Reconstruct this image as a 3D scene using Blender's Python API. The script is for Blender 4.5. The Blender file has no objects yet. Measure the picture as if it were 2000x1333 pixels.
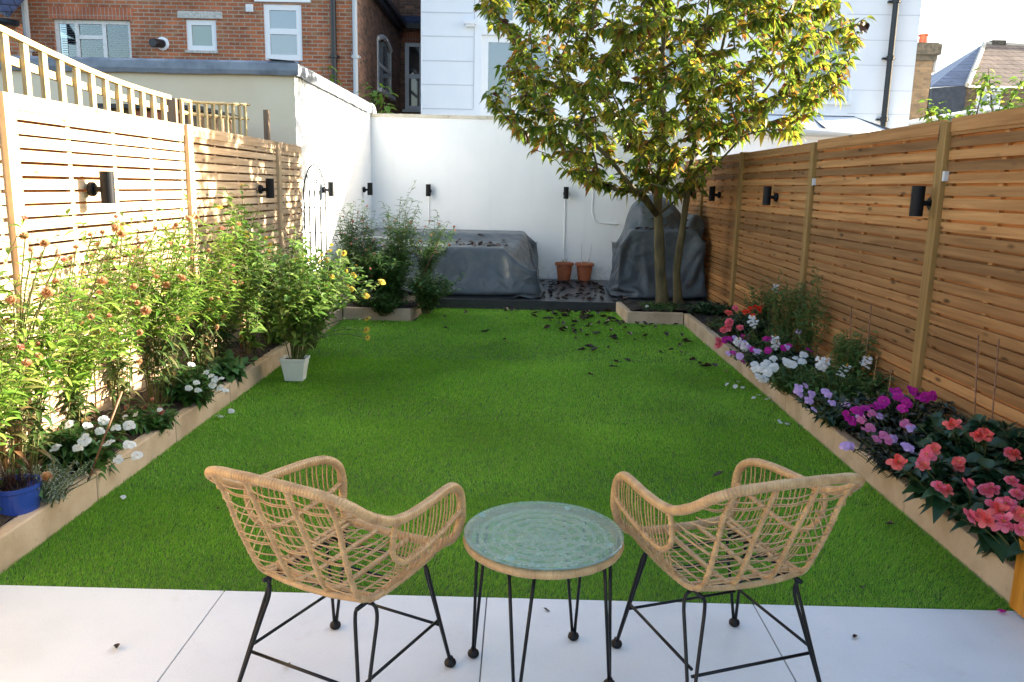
import bpy, math, random
import numpy as np
from mathutils import Vector, Matrix
random.seed(7); rng = np.random.default_rng(7)
R = math.radians; PI = math.pi
sc = bpy.context.scene
C = sc.collection
U = random.uniform
# ------------------------------------------------------------------ camera
FPX, PITCH, YAW, ROLL, CAMH = 1572.5, R(10.84), R(-0.463), R(1.233), 1.6
def cam_axes():
    cy, sy, cp, sp = math.cos(YAW), math.sin(YAW), math.cos(PITCH), math.sin(PITCH)
    f = Vector((sy*cp, cy*cp, -sp)); r = Vector((cy, -sy, 0)); u = r.cross(f)
    cr, sr = math.cos(ROLL), math.sin(ROLL)
    return r*cr + u*sr, u*cr - r*sr, f
CR, CU, CF = cam_axes()
cam = bpy.data.objects.new('camera', bpy.data.cameras.new('camera')); C.objects.link(cam)
cam.matrix_world = Matrix(((CR.x, CU.x, -CF.x, 0), (CR.y, CU.y, -CF.y, 0), (CR.z, CU.z, -CF.z, CAMH), (0, 0, 0, 1)))
cam.data.sensor_width = 36; cam.data.lens = FPX/2000*36; cam.data.clip_start = .05; cam.data.clip_end = 600
sc.camera = cam
def W(px, py, x=None, y=None, z=None):      # a measured point of the place on a known plane
    d = CR*((px-1000)/FPX) - CU*((py-666.5)/FPX) + CF
    t = x/d.x if x is not None else y/d.y if y is not None else (z-CAMH)/d.z
    return Vector((d.x*t, d.y*t, CAMH+d.z*t))
# ------------------------------------------------------------------ materials
def nt(name):
    m = bpy.data.materials.new(name); m.use_nodes = True; t = m.node_tree
    return m, t, t.nodes['Principled BSDF'], t.nodes['Material Output']
def N(t, typ, **kw):
    n = t.nodes.new(typ)
    for k, v in kw.items():
        if k.startswith('i_'): n.inputs[k[2:].replace('_', ' ')].default_value = v
        else: setattr(n, k, v)
    return n
def ramp(t, fac, stops):
    r = N(t, 'ShaderNodeValToRGB'); e = r.color_ramp.elements
    while len(e) < len(stops): e.new(.5)
    for k, (p, c) in enumerate(stops):
        e[k].position = p; e[k].color = (*c, 1) if len(c) == 3 else c
    t.links.new(fac, r.inputs[0]); return r.outputs[0]
def mixc(t, a, b, fac, mode='MIX'):
    m = N(t, 'ShaderNodeMix', data_type='RGBA', blend_type=mode)
    for s, v in ((6, a), (7, b), (0, fac)):
        if hasattr(v, 'is_linked') or hasattr(v, 'links'): t.links.new(v, m.inputs[s])
        elif s: m.inputs[s].default_value = (*v, 1)
        else: m.inputs[s].default_value = v
    return m.outputs[2]
def coords(t, scale=(1, 1, 1), rot=(0, 0, 0)):
    g = N(t, 'ShaderNodeNewGeometry'); mp = N(t, 'ShaderNodeMapping')
    mp.inputs['Scale'].default_value = scale; mp.inputs['Rotation'].default_value = rot
    t.links.new(g.outputs['Position'], mp.inputs[0]); return mp.outputs[0]
def noise(t, vec, scale, detail=4, rough=.55, dist=0):
    n = N(t, 'ShaderNodeTexNoise'); n.inputs['Scale'].default_value = scale; n.inputs['Detail'].default_value = detail
    n.inputs['Roughness'].default_value = rough; n.inputs['Distortion'].default_value = dist
    t.links.new(vec, n.inputs['Vector']); return n.outputs[0]
def bump(t, b, h, strength=.3, dist=.01):
    n = N(t, 'ShaderNodeBump'); n.inputs['Strength'].default_value = strength; n.inputs['Distance'].default_value = dist
    t.links.new(h, n.inputs['Height']); t.links.new(n.outputs[0], b.inputs['Normal']); return n
def mat(name, c1, c2=None, rough=.6, scale=8, metal=0, spec=.5, bs=0, bscale=None, bd=.004, lo=.35, hi=.65, stretch=(1, 1, 1), coat=0):
    m, t, b, o = nt(name); b.inputs['Roughness'].default_value = rough; b.inputs['Metallic'].default_value = metal
    b.inputs['Specular IOR Level'].default_value = spec; b.inputs['Coat Weight'].default_value = coat
    v = coords(t, stretch)
    if c2: t.links.new(ramp(t, noise(t, v, scale, 6), [(lo, c1), (hi, c2)]), b.inputs['Base Color'])
    else: b.inputs['Base Color'].default_value = (*c1, 1)
    if bs: bump(t, b, noise(t, v, bscale or scale*4, 5), bs, bd)
    return m
def leafmat(name, stops, rough=.45, trans=.35, tcol=None, spec=.4):
    m, t, b, o = nt(name)
    g = N(t, 'ShaderNodeNewGeometry')
    col = ramp(t, g.outputs['Random Per Island'], stops)
    n = noise(t, coords(t), 40, 2); col2 = mixc(t, col, (.5, .5, .5), ramp(t, n, [(.3, (0, 0, 0)), (.8, (.35, .35, .35))]), 'MULTIPLY')
    t.links.new(col2, b.inputs['Base Color']); b.inputs['Roughness'].default_value = rough; b.inputs['Specular IOR Level'].default_value = spec
    tr = N(t, 'ShaderNodeBsdfTranslucent')
    t.links.new(mixc(t, col, tcol or (1.0, 1.0, .35), 1.0, 'MULTIPLY') if tcol else col, tr.inputs[0])
    mx = N(t, 'ShaderNodeMixShader'); mx.inputs[0].default_value = trans
    t.links.new(b.outputs[0], mx.inputs[1]); t.links.new(tr.outputs[0], mx.inputs[2]); t.links.new(mx.outputs[0], o.inputs[0])
    return m
def wood(name, dark, light, axis='y', rough=.7, isl=.5, knots=True):
    m, t, b, o = nt(name); b.inputs['Roughness'].default_value = rough; b.inputs['Specular IOR Level'].default_value = .25
    st = {'y': (7, .7, 17), 'z': (16, 16, .9), 'x': (.9, 10, 26)}[axis]
    g = N(t, 'ShaderNodeNewGeometry')
    off = N(t, 'ShaderNodeVectorMath', operation='ADD'); sc_ = N(t, 'ShaderNodeVectorMath', operation='SCALE')
    cmb = N(t, 'ShaderNodeCombineXYZ')
    for k in range(3): t.links.new(g.outputs['Random Per Island'], cmb.inputs[k])
    t.links.new(cmb.outputs[0], sc_.inputs[0]); sc_.inputs['Scale'].default_value = 37
    t.links.new(g.outputs['Position'], off.inputs[0]); t.links.new(sc_.outputs[0], off.inputs[1])
    mp = N(t, 'ShaderNodeMapping'); mp.inputs['Scale'].default_value = st; t.links.new(off.outputs[0], mp.inputs[0])
    n1 = noise(t, mp.outputs[0], 1.6, 6, .6, .6)
    col = ramp(t, n1, [(.3, dark), (.7, light)])
    if knots:
        ks = {'y': (1, 3.2, 9), 'z': (9, 9, 2), 'x': (3.2, 1, 9)}[axis]
        mk = N(t, 'ShaderNodeMapping'); mk.inputs['Scale'].default_value = ks; t.links.new(off.outputs[0], mk.inputs[0])
        vo = N(t, 'ShaderNodeTexVoronoi'); vo.inputs['Scale'].default_value = 1.0; t.links.new(mk.outputs[0], vo.inputs['Vector'])
        kf = ramp(t, vo.outputs['Distance'], [(.06, (1, 1, 1)), (.17, (0, 0, 0))])
        col = mixc(t, col, tuple(c*.38 for c in dark), kf)
    lum = ramp(t, g.outputs['Random Per Island'], [(0, (1-isl*.45,)*3), (1, (1+isl*.25,)*3)])
    col = mixc(t, col, lum, 1.0, 'MULTIPLY')
    t.links.new(col, b.inputs['Base Color']); bump(t, b, n1, .25, .003); return m
def courses(name, c1, c2, mortar, bw=.225, bh=.075, ms=.01, rough=.85, var=None, rot=(0, 0, 0), bs=.6, mode='wall', voff=.5):
    m, t, b, o = nt(name); b.inputs['Roughness'].default_value = rough; b.inputs['Specular IOR Level'].default_value = .25
    g = N(t, 'ShaderNodeNewGeometry'); s = N(t, 'ShaderNodeSeparateXYZ'); t.links.new(g.outputs['Position'], s.inputs[0])
    a = N(t, 'ShaderNodeMath', operation='ADD'); c = N(t, 'ShaderNodeCombineXYZ')
    t.links.new(s.outputs[0], a.inputs[0]); t.links.new(s.outputs[1], a.inputs[1])
    t.links.new(a.outputs[0], c.inputs[0]); t.links.new(s.outputs[2], c.inputs[1])
    br = N(t, 'ShaderNodeTexBrick'); t.links.new(c.outputs[0], br.inputs['Vector'])
    for k, v in (('Scale', 1), ('Mortar Size', ms), ('Mortar Smooth', .15), ('Bias', 0), ('Brick Width', bw), ('Row Height', bh)): br.inputs[k].default_value = v
    br.offset = voff
    br.inputs['Color1'].default_value = (*c1, 1); br.inputs['Color2'].default_value = (*c2, 1); br.inputs['Mortar'].default_value = (*mortar, 1)
    n = noise(t, g.outputs['Position'], 1.3, 7, .7)
    col = mixc(t, br.outputs[0], ramp(t, n, [(.3, (.62, .6, .6)), (.7, (1.25, 1.22, 1.2))]), 1.0, 'MULTIPLY')
    if var:
        # odd bricks of another firing: a second brick pattern picks them
        b2 = N(t, 'ShaderNodeTexBrick'); t.links.new(c.outputs[0], b2.inputs['Vector'])
        for k, v in (('Scale', 1), ('Mortar Size', 0), ('Bias', -.45), ('Brick Width', bw), ('Row Height', bh)): b2.inputs[k].default_value = v
        b2.offset = voff
        b2.inputs['Color1'].default_value = (0, 0, 0, 1); b2.inputs['Color2'].default_value = (1, 1, 1, 1)
        n2 = noise(t, g.outputs['Position'], 5, 2)
        k2 = mixc(t, b2.outputs[0], ramp(t, n2, [(.42, (0, 0, 0)), (.6, (.8, .8, .8))]), 1.0, 'MULTIPLY')
        k3 = mixc(t, k2, br.outputs['Fac'], 0)
        col = mixc(t, col, var, k2)
    t.links.new(col, b.inputs['Base Color'])
    inv = N(t, 'ShaderNodeMath', operation='SUBTRACT'); inv.inputs[0].default_value = 1; t.links.new(br.outputs['Fac'], inv.inputs[1])
    bump(t, b, inv.outputs[0], bs, .01); return m
def glassmat(name, col=(.02, .025, .03), rough=.05):
    m, t, b, o = nt(name); b.inputs['Base Color'].default_value = (*col, 1); b.inputs['Roughness'].default_value = rough
    b.inputs['Specular IOR Level'].default_value = 1; b.inputs['IOR'].default_value = 1.9; return m
M = {}
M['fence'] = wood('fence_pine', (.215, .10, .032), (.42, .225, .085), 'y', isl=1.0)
M['fencepale'] = wood('sunlit_tone_pine', (.42, .27, .15), (.66, .50, .33), 'y', isl=.5)  # fence pine lightened so strong sun is put into the slat colour
M['postpale'] = wood('sunlit_tone_post', (.42, .28, .15), (.62, .47, .30), 'z', isl=.3)  # left posts likewise: sun glare painted into the wood tone
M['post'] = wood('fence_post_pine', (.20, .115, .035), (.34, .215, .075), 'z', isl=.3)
M['trellis'] = wood('trellis_pine', (.33, .25, .11), (.58, .46, .26), 'z', isl=.4, knots=False)
M['oldpost'] = wood('old_post', (.13, .08, .05), (.34, .24, .15), 'z', isl=.4)
M['cane'] = mat('cane', (.12, .05, .025), (.25, .12, .05), scale=30)
def paintwall(name, a, c, dirt, z0=.12):
    m, t, b, o = nt(name); v = coords(t); b.inputs['Roughness'].default_value = .8
    col = ramp(t, noise(t, v, 1.6, 6), [(.35, a), (.65, c)])
    st = noise(t, coords(t, (5, 5, .35)), 1.5, 6, .65)
    col = mixc(t, col, dirt, ramp(t, st, [(.56, (0, 0, 0)), (.80, (.13, .13, .13))]))
    g = N(t, 'ShaderNodeNewGeometry'); s_ = N(t, 'ShaderNodeSeparateXYZ'); t.links.new(g.outputs['Position'], s_.inputs[0])
    mr = N(t, 'ShaderNodeMapRange'); t.links.new(s_.outputs[2], mr.inputs[0]); mr.inputs[1].default_value = z0; mr.inputs[2].default_value = z0+.35; mr.inputs[3].default_value = .75; mr.inputs[4].default_value = 0
    mu = N(t, 'ShaderNodeMath', operation='MULTIPLY'); t.links.new(mr.outputs[0], mu.inputs[0]); t.links.new(ramp(t, noise(t, v, 14, 5, .7), [(.45, (0, 0, 0)), (.7, (1, 1, 1))]), mu.inputs[1])
    col = mixc(t, col, dirt, mu.outputs[0]); t.links.new(col, b.inputs['Base Color'])
    bump(t, b, noise(t, v, 45, 5), .2, .003); return m
M['render'] = paintwall('white_masonry_paint', (.77, .80, .83), (.82, .84, .86), (.50, .50, .46))
M['whitehouse'] = paintwall('white_house_paint', (.77, .80, .84), (.82, .84, .87), (.62, .64, .64), -5)
M['cream'] = mat('cream_render', (.74, .62, .43), (.80, .69, .50), rough=.85, scale=1.2, bs=.2, bscale=50)
M['coping'] = mat('stone_coping', (.50, .45, .36), (.62, .57, .48), rough=.8, scale=6, bs=.2)
M['lead'] = mat('lead_flashing', (.14, .16, .19), (.24, .27, .31), rough=.5, scale=5, metal=.2, bs=.3, bscale=12, bd=.01)
M['brick'] = courses('red_brick', (.50, .165, .07), (.28, .09, .048), (.40, .32, .24), var=(.42, .27, .14), ms=.011)
M['brick2'] = courses('brown_brick', (.40, .19, .11), (.19, .10, .065), (.24, .21, .17), var=(.12, .08, .06), ms=.009)
M['brickarch'] = courses('soldier_brick', (.52, .17, .08), (.40, .13, .07), (.4, .32, .25), bw=.075, bh=.24, ms=.008, voff=0)
M['stock'] = courses('yellow_stock_brick', (.30, .21, .12), (.20, .14, .09), (.22, .18, .13), var=(.12, .09, .06))
M['slate'] = courses('blue_slate', (.045, .065, .13), (.075, .10, .18), (.012, .015, .02), bw=.3, bh=.16, ms=.012, rough=.45, bs=.8)
M['slate2'] = courses('grey_slate', (.10, .13, .19), (.15, .19, .26), (.05, .06, .08), bw=.3, bh=.16, ms=.01, rough=.4, bs=.6)
M['tile'] = courses('tan_roof_tile', (.36, .27, .20), (.27, .20, .15), (.12, .09, .07), bw=.3, bh=.2, ms=.015, rough=.8)
M['upvc'] = mat('white_plastic_frame', (.82, .83, .84), rough=.35)
M['oldwhite'] = mat('peeling_white_frame', (.80, .80, .78), (.55, .54, .5), rough=.6, scale=14, lo=.5, hi=.75)
M['glassdark'] = glassmat('dark_window_glass')
M['glassblue'] = glassmat('pale_window_glass', (.10, .14, .18), .12)
M['glassfrost'] = glassmat('frosted_window_glass', (.12, .20, .17), .35)
M['blackpipe'] = mat('black_plastic', (.012, .013, .016), rough=.35)
M['fitting'] = mat('black_light_fitting', (.004, .0045, .006), (.006, .007, .009), rough=.55, scale=80, spec=.2)
M['greypipe'] = mat('grey_pipe', (.50, .53, .55), rough=.5)
M['terracotta'] = mat('terracotta_plastic', (.42, .11, .045), (.50, .15, .06), rough=.55, scale=12)
M['redpot'] = mat('red_chimney_clay', (.45, .10, .05), (.55, .16, .08), rough=.8)
M['soil'] = mat('soil', (.014, .010, .008), (.045, .032, .022), rough=.95, scale=18, bs=1, bscale=40, bd=.03)
M['ground'] = mat('ground', (.08, .08, .07), (.12, .11, .09), rough=.95, scale=2)
M['deck'] = mat('wet_deck_board', (.022, .024, .029), (.038, .040, .046), rough=.30, scale=20, stretch=(.3, 4, 1), bs=.25, bscale=60, bd=.002)
def kerbmat():
    m, t, b, o = nt('sandstone_edging'); v = coords(t); g = N(t, 'ShaderNodeNewGeometry'); b.inputs['Roughness'].default_value = .85
    col = ramp(t, noise(t, v, 4, 6), [(.35, (.42, .31, .19)), (.65, (.58, .45, .31))])
    col = mixc(t, col, ramp(t, g.outputs['Random Per Island'], [(0, (.86, .87, .88)), (1, (1.08, 1.06, 1.04))]), 1.0, 'MULTIPLY')
    col = mixc(t, col, (.10, .075, .05), ramp(t, noise(t, v, 17, 6, .7), [(.60, (0, 0, 0)), (.76, (.75, .75, .75))]))
    t.links.new(col, b.inputs['Base Color']); bump(t, b, noise(t, v, 55, 5), .4, .004); return m
M['kerb'] = kerbmat()
M['turfbase'] = mat('turf_backing', (.03, .075, .012), (.05, .11, .018), rough=.9, scale=30)
M['black'] = mat('black_steel', (.0035, .004, .005), rough=.38, spec=.3)
M['rubber'] = mat('black_rubber', (.004, .004, .005), rough=.5, spec=.3)
M['bluepot'] = mat('blue_plastic', (.02, .055, .27), rough=.3)
M['whitepot'] = mat('white_plastic_pot', (.74, .73, .66), (.80, .79, .74), rough=.45, scale=10, bs=.5, bscale=22, bd=.006)
M['frameorange'] = wood('varnished_oak', (.40, .155, .018), (.58, .26, .04), 'z', rough=.3, isl=.1, knots=False)
M['conduit'] = mat('white_conduit', (.80, .81, .82), rough=.5)
M['stem'] = mat('green_stem', (.07, .12, .02), (.16, .14, .05), rough=.6, scale=15)
M['stemred'] = mat('reddish_stem', (.16, .05, .03), (.10, .12, .03), rough=.6, scale=12)
M['drystem'] = mat('dry_stem', (.28, .17, .08), (.40, .27, .13), rough=.8, scale=15)
M['bark'] = mat('tree_bark', (.050, .040, .017), (.13, .105, .042), rough=.85, scale=9, stretch=(1, 1, .35), bs=.7, bscale=26, bd=.012)
M['twig'] = mat('twig_bark', (.045, .032, .02), (.09, .07, .04), rough=.85, scale=20)
M['crown'] = leafmat('autumn_leaf', [(0, (.07, .13, .016)), (.40, (.14, .21, .023)), (.66, (.25, .28, .03)), (.84, (.42, .36, .04)), (.92, (.38, .18, .03)), (.98, (.16, .07, .03)), (1, (.10, .04, .03))], trans=.6)
M['straw'] = leafmat('strawflower_leaf', [(0, (.09, .20, .025)), (.5, (.20, .36, .045)), (.9, (.34, .46, .08)), (1, (.38, .30, .10))], trans=.35)
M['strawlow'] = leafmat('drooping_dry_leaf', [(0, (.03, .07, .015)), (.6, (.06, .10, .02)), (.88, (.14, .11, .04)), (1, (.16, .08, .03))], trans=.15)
M['zinleaf'] = leafmat('zinnia_leaf', [(0, (.09, .20, .03)), (.6, (.15, .27, .05)), (1, (.24, .32, .08))], trans=.35)
M['midleaf'] = leafmat('mid_green_leaf', [(0, (.05, .13, .03)), (.6, (.09, .20, .045)), (1, (.17, .27, .08))], trans=.3)
M['darkleaf'] = leafmat('dark_shrub_leaf', [(0, (.03, .085, .018)), (.6, (.05, .13, .025)), (1, (.09, .17, .03))], trans=.25)
M['impleaf'] = leafmat('impatiens_leaf', [(0, (.03, .09, .02)), (.7, (.05, .14, .03)), (1, (.08, .18, .03))], rough=.3, trans=.2)
M['bronze'] = leafmat('bronze_leaf', [(0, (.010, .018, .014)), (.7, (.018, .032, .022)), (1, (.03, .04, .025))], rough=.3, trans=.1)
M['begleaf'] = leafmat('begonia_leaf', [(0, (.012, .04, .018)), (.7, (.02, .06, .025)), (1, (.035, .085, .03))], rough=.35, trans=.15)
M['bigleaf'] = leafmat('broad_leaf', [(0, (.05, .14, .04)), (1, (.08, .20, .06))], trans=.25)
M['silver'] = leafmat('silver_leaf', [(0, (.20, .26, .20)), (1, (.32, .38, .30))], trans=.15)
M['figleaf'] = leafmat('pear_leaf', [(0, (.10, .20, .03)), (.7, (.18, .30, .04)), (1, (.34, .36, .05))], trans=.45)
M['dry'] = leafmat('dead_leaf', [(0, (.012, .008, .007)), (.5, (.03, .017, .012)), (.85, (.08, .035, .022)), (1, (.15, .05, .03))], rough=.35, trans=.05)
def petal(name, a, b): return leafmat(name, [(0, a), (1, b)], rough=.5, trans=.35, spec=.25)
M['p_white'] = petal('white_petal', (.80, .80, .80), (.72, .75, .72))
M['p_mag'] = petal('magenta_petal', (.62, .02, .30), (.50, .015, .30))
M['p_pink'] = petal('pink_petal', (.80, .28, .48), (.70, .18, .40))
M['p_lilac'] = petal('lilac_petal', (.58, .36, .72), (.66, .46, .78))
M['p_coral'] = petal('coral_petal', (.85, .12, .10), (.90, .22, .20))
M['p_rose'] = petal('rose_petal', (.85, .14, .22), (.90, .25, .33))
M['p_red'] = petal('scarlet_petal', (.75, .035, .02), (.80, .09, .04))
M['p_yellow'] = petal('yellow_petal', (.75, .55, .05), (.80, .66, .16))
M['p_straw'] = petal('strawflower_petal', (.55, .27, .13), (.66, .46, .26))
M['p_strawpink'] = petal('pink_strawflower_petal', (.55, .17, .12), (.72, .42, .30))
M['p_center'] = mat('flower_centre', (.55, .30, .02), (.35, .14, .02), scale=200)
M['p_dark'] = mat('spent_flower_centre', (.12, .05, .02), (.25, .12, .03), scale=200)
def turfblade():
    m, t, b, o = nt('turf_blade')
    g = N(t, 'ShaderNodeNewGeometry')
    col = ramp(t, g.outputs['Random Per Island'], [(0, (.12, .33, .022)), (.45, (.20, .48, .032)), (.85, (.28, .57, .05)), (1, (.44, .52, .14))])
    big = noise(t, coords(t), 1.1, 4); col = mixc(t, col, ramp(t, big, [(.3, (.78, .8, .8)), (.7, (1.2, 1.15, 1.1))]), 1.0, 'MULTIPLY')
    t.links.new(col, b.inputs['Base Color']); b.inputs['Roughness'].default_value = .5; b.inputs['Specular IOR Level'].default_value = .25
    tr = N(t, 'ShaderNodeBsdfTranslucent'); t.links.new(col, tr.inputs[0]); mx = N(t, 'ShaderNodeMixShader'); mx.inputs[0].default_value = .25
    t.links.new(b.outputs[0], mx.inputs[1]); t.links.new(tr.outputs[0], mx.inputs[2]); t.links.new(mx.outputs[0], o.inputs[0]); return m
M['blade'] = turfblade()
def rattan():
    m, t, b, o = nt('rattan_wrap')
    g = N(t, 'ShaderNodeNewGeometry')
    n = noise(t, g.outputs['Position'], 22, 3, .5)
    n2 = noise(t, g.outputs['Position'], 300, 3, .6)
    col = ramp(t, n, [(.3, (.35, .205, .085)), (.7, (.53, .345, .155))])
    col = mixc(t, col, ramp(t, n2, [(.35, (.86, .84, .82)), (.6, (1.05, 1.05, 1.05))]), 1.0, 'MULTIPLY')
    t.links.new(col, b.inputs['Base Color']); b.inputs['Roughness'].default_value = .38; return m
M['rattan'] = rattan()
def tarp(name, a, c):
    m, t, b, o = nt(name); v = coords(t)
    n = noise(t, v, 1.6, 5); col = ramp(t, n, [(.35, a), (.7, c)])
    dust = ramp(t, noise(t, v, 9, 6, .7), [(.5, (0, 0, 0)), (.8, (.35, .35, .35))])
    t.links.new(mixc(t, col, (.20, .20, .19), dust), b.inputs['Base Color'])
    b.inputs['Roughness'].default_value = .44; b.inputs['Specular IOR Level'].default_value = .4
    wv = N(t, 'ShaderNodeVectorMath', operation='ADD'); nn = N(t, 'ShaderNodeTexNoise'); nn.inputs['Scale'].default_value = 2.0; t.links.new(v, nn.inputs['Vector'])
    t.links.new(v, wv.inputs[0]); t.links.new(nn.outputs['Color'], wv.inputs[1])
    vo = N(t, 'ShaderNodeTexVoronoi'); vo.inputs['Scale'].default_value = 3.2; t.links.new(wv.outputs[0], vo.inputs['Vector'])
    v2 = N(t, 'ShaderNodeTexVoronoi'); v2.inputs['Scale'].default_value = 8; t.links.new(wv.outputs[0], v2.inputs['Vector'])
    b1 = bump(t, b, vo.outputs['Distance'], .24, .10); b2 = bump(t, b, v2.outputs['Distance'], .15, .03); t.links.new(b1.outputs[0], b2.inputs['Normal']); return m
M['tarp'] = tarp('grey_cover', (.054, .070, .086), (.080, .098, .114))
def slab():
    m, t, b, o = nt('porcelain_slab'); g = N(t, 'ShaderNodeNewGeometry')
    v = coords(t); n = noise(t, v, 1.1, 7, .62); f = noise(t, v, 130, 3)
    col = ramp(t, n, [(.3, (.56, .60, .61)), (.52, (.67, .705, .715)), (.75, (.74, .77, .77))])
    col = mixc(t, col, ramp(t, g.outputs['Random Per Island'], [(0, (.93, .93, .94)), (1, (1.04, 1.03, 1.02))]), 1.0, 'MULTIPLY')
    col = mixc(t, col, (.42, .38, .32), ramp(t, noise(t, v, 5, 7, .75), [(.60, (0, 0, 0)), (.78, (.40, .40, .40))]))
    col = mixc(t, col, ramp(t, f, [(.3, (.96, .96, .96)), (.7, (1.03, 1.03, 1.03))]), 1.0, 'MULTIPLY')
    t.links.new(col, b.inputs['Base Color']); t.links.new(ramp(t, n, [(.3, (.28,)*3), (.7, (.5,)*3)]), b.inputs['Roughness'])
    return m
M['slab'] = slab()
M['grout'] = mat('grout', (.20, .20, .20), rough=.9)
def tableglass():
    m, t, b, o = nt('wet_table_glass')
    b.inputs['Base Color'].default_value = (.72, .93, .86, 1); b.inputs['Transmission Weight'].default_value = 1; b.inputs['IOR'].default_value = 1.45
    v = coords(t); f = noise(t, v, 260, 3, .7); bump(t, b, f, .06, .001); b.inputs['Roughness'].default_value = .06
    d = N(t, 'ShaderNodeBsdfPrincipled'); d.inputs['Base Color'].default_value = (.66, .86, .76, 1); d.inputs['Roughness'].default_value = .25
    k = ramp(t, noise(t, v, 70, 4, .7), [(.40, (.10,)*3), (.62, (.22,)*3)])
    mx = N(t, 'ShaderNodeMixShader'); t.links.new(k, mx.inputs[0]); t.links.new(b.outputs[0], mx.inputs[1]); t.links.new(d.outputs[0], mx.inputs[2]); t.links.new(mx.outputs[0], o.inputs[0]); return m
M['tglass'] = tableglass()
M['palecane'] = mat('pale_flat_cane', (.62, .50, .32), (.78, .68, .48), scale=40)
M['pad'] = mat('clear_pad', (.72, .80, .80), rough=.2)
def water():
    m, t, b, o = nt('water_drop'); b.inputs['Base Color'].default_value = (.95, 1, 1, 1); b.inputs['Roughness'].default_value = .02
    b.inputs['Transmission Weight'].default_value = 1; b.inputs['IOR'].default_value = 1.33; return m
M['water'] = water()
# ------------------------------------------------------------------ mesh helpers
def xyz(v): return (float(v[0]), float(v[1]), float(v[2]))
class MB:
    def __init__(s): s.v = []; s.f = []; s.m = []
    def add(s, vs, fs, mi=0):
        o = len(s.v); s.v += [xyz(v) for v in vs]; s.f += [tuple(o+i for i in f) for f in fs]; s.m += [mi]*len(fs)
    def box(s, x0, x1, y0, y1, z0, z1, mi=0, jit=0):
        j = lambda: U(-jit, jit) if jit else 0
        s.add([(x+j(), y+j(), z+j()) for z in (z0, z1) for y in (y0, y1) for x in (x0, x1)],
              [(0, 2, 3, 1), (4, 5, 7, 6), (0, 1, 5, 4), (2, 6, 7, 3), (0, 4, 6, 2), (1, 3, 7, 5)], mi)
    def obox(s, c, dx, dy, dz, mi=0):       # centre and three half vectors
        c, dx, dy, dz = Vector(c), Vector(dx), Vector(dy), Vector(dz)
        s.add([c+dx*a+dy*b+dz*e for e in (-1, 1) for b in (-1, 1) for a in (-1, 1)],
              [(0, 2, 3, 1), (4, 5, 7, 6), (0, 1, 5, 4), (2, 6, 7, 3), (0, 4, 6, 2), (1, 3, 7, 5)], mi)
    def prism(s, pts, d, mi=0):             # polygon extruded along d
        n = len(pts); d = Vector(d); p = [Vector(q) for q in pts]
        s.add(p+[q+d for q in p], [tuple(range(n))[::-1], tuple(range(n, 2*n))]+[(i, (i+1) % n, n+(i+1) % n, n+i) for i in range(n)], mi)
    def quad(s, pts, mi=0): s.add(pts, [tuple(range(len(pts)))], mi)
    def tube(s, pts, r, n=8, closed=False, mi=0, caps=True):
        P = [Vector(p) for p in pts]; k = len(P)
        rf = r if callable(r) else (lambda i, t: r)
        T = []
        for i in range(k):
            a = P[(i-1) % k] if closed or i else P[0]; b = P[(i+1) % k] if closed or i < k-1 else P[-1]
            d = b-a; T.append(d.normalized() if d.length > 1e-9 else Vector((0, 0, 1)))
        ref = Vector((0, 0, 1)) if abs(T[0].z) < .9 else Vector((1, 0, 0))
        nrm = (ref - T[0]*ref.dot(T[0])).normalized(); o = len(s.v)
        for i in range(k):
            nrm = nrm - T[i]*nrm.dot(T[i])
            nrm = nrm.normalized() if nrm.length > 1e-6 else T[i].orthogonal().normalized()
            bi = T[i].cross(nrm); rr = rf(i, i/max(1, k-1))
            for j in range(n):
                a = 2*PI*j/n; s.v.append(tuple(P[i]+nrm*(math.cos(a)*rr)+bi*(math.sin(a)*rr)))
        for i in range(k if closed else k-1):
            i2 = (i+1) % k
            for j in range(n):
                j2 = (j+1) % n; s.f.append((o+i*n+j, o+i*n+j2, o+i2*n+j2, o+i2*n+j)); s.m.append(mi)
        if caps and not closed:
            s.f.append(tuple(o+j for j in range(n))[::-1]); s.f.append(tuple(o+(k-1)*n+j for j in range(n))); s.m += [mi, mi]
    def lathe(s, prof, o=(0, 0, 0), n=24, mi=0, ax=None):   # profile (r, z)
        b = len(s.v); X, Y, Z = (Vector((1, 0, 0)), Vector((0, 1, 0)), Vector((0, 0, 1))) if ax is None else ax
        o = Vector(o)
        for r, z in prof:
            for j in range(n):
                a = 2*PI*j/n; s.v.append(tuple(o+X*(r*math.cos(a))+Y*(r*math.sin(a))+Z*z))
        for i in range(len(prof)-1):
            for j in range(n):
                j2 = (j+1) % n; s.f.append((b+i*n+j, b+i*n+j2, b+(i+1)*n+j2, b+(i+1)*n+j)); s.m.append(mi)
        for i, rev in ((0, True), (len(prof)-1, False)):
            if prof[i][0] > 1e-6:
                t = tuple(b+i*n+j for j in range(n)); s.f.append(t[::-1] if rev else t); s.m.append(mi)
    def mesh(s, name, mats, smooth, off):
        me = bpy.data.meshes.new(name)
        ox, oy, oz = off
        me.from_pydata([(x-ox, y-oy, z-oz) for x, y, z in s.v], [], s.f)
        for m in mats: me.materials.append(M[m] if isinstance(m, str) else m)
        if len(mats) > 1: me.polygons.foreach_set('material_index', s.m)
        if smooth: me.polygons.foreach_set('use_smooth', [True]*len(s.f)); 
        me.update(); return me
def wloc(o):
    v = Vector((0, 0, 0))
    while o is not None: v = v+o.location; o = o.parent
    return v
def tag(o, label, cat, group=None):
    o['label'] = label; o['category'] = cat
    if group: o['group'] = group
    return o
def link(name, me, parent=None):
    o = bpy.data.objects.new(name, me); C.objects.link(o)
    if parent: o.parent = parent
    return o
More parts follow.
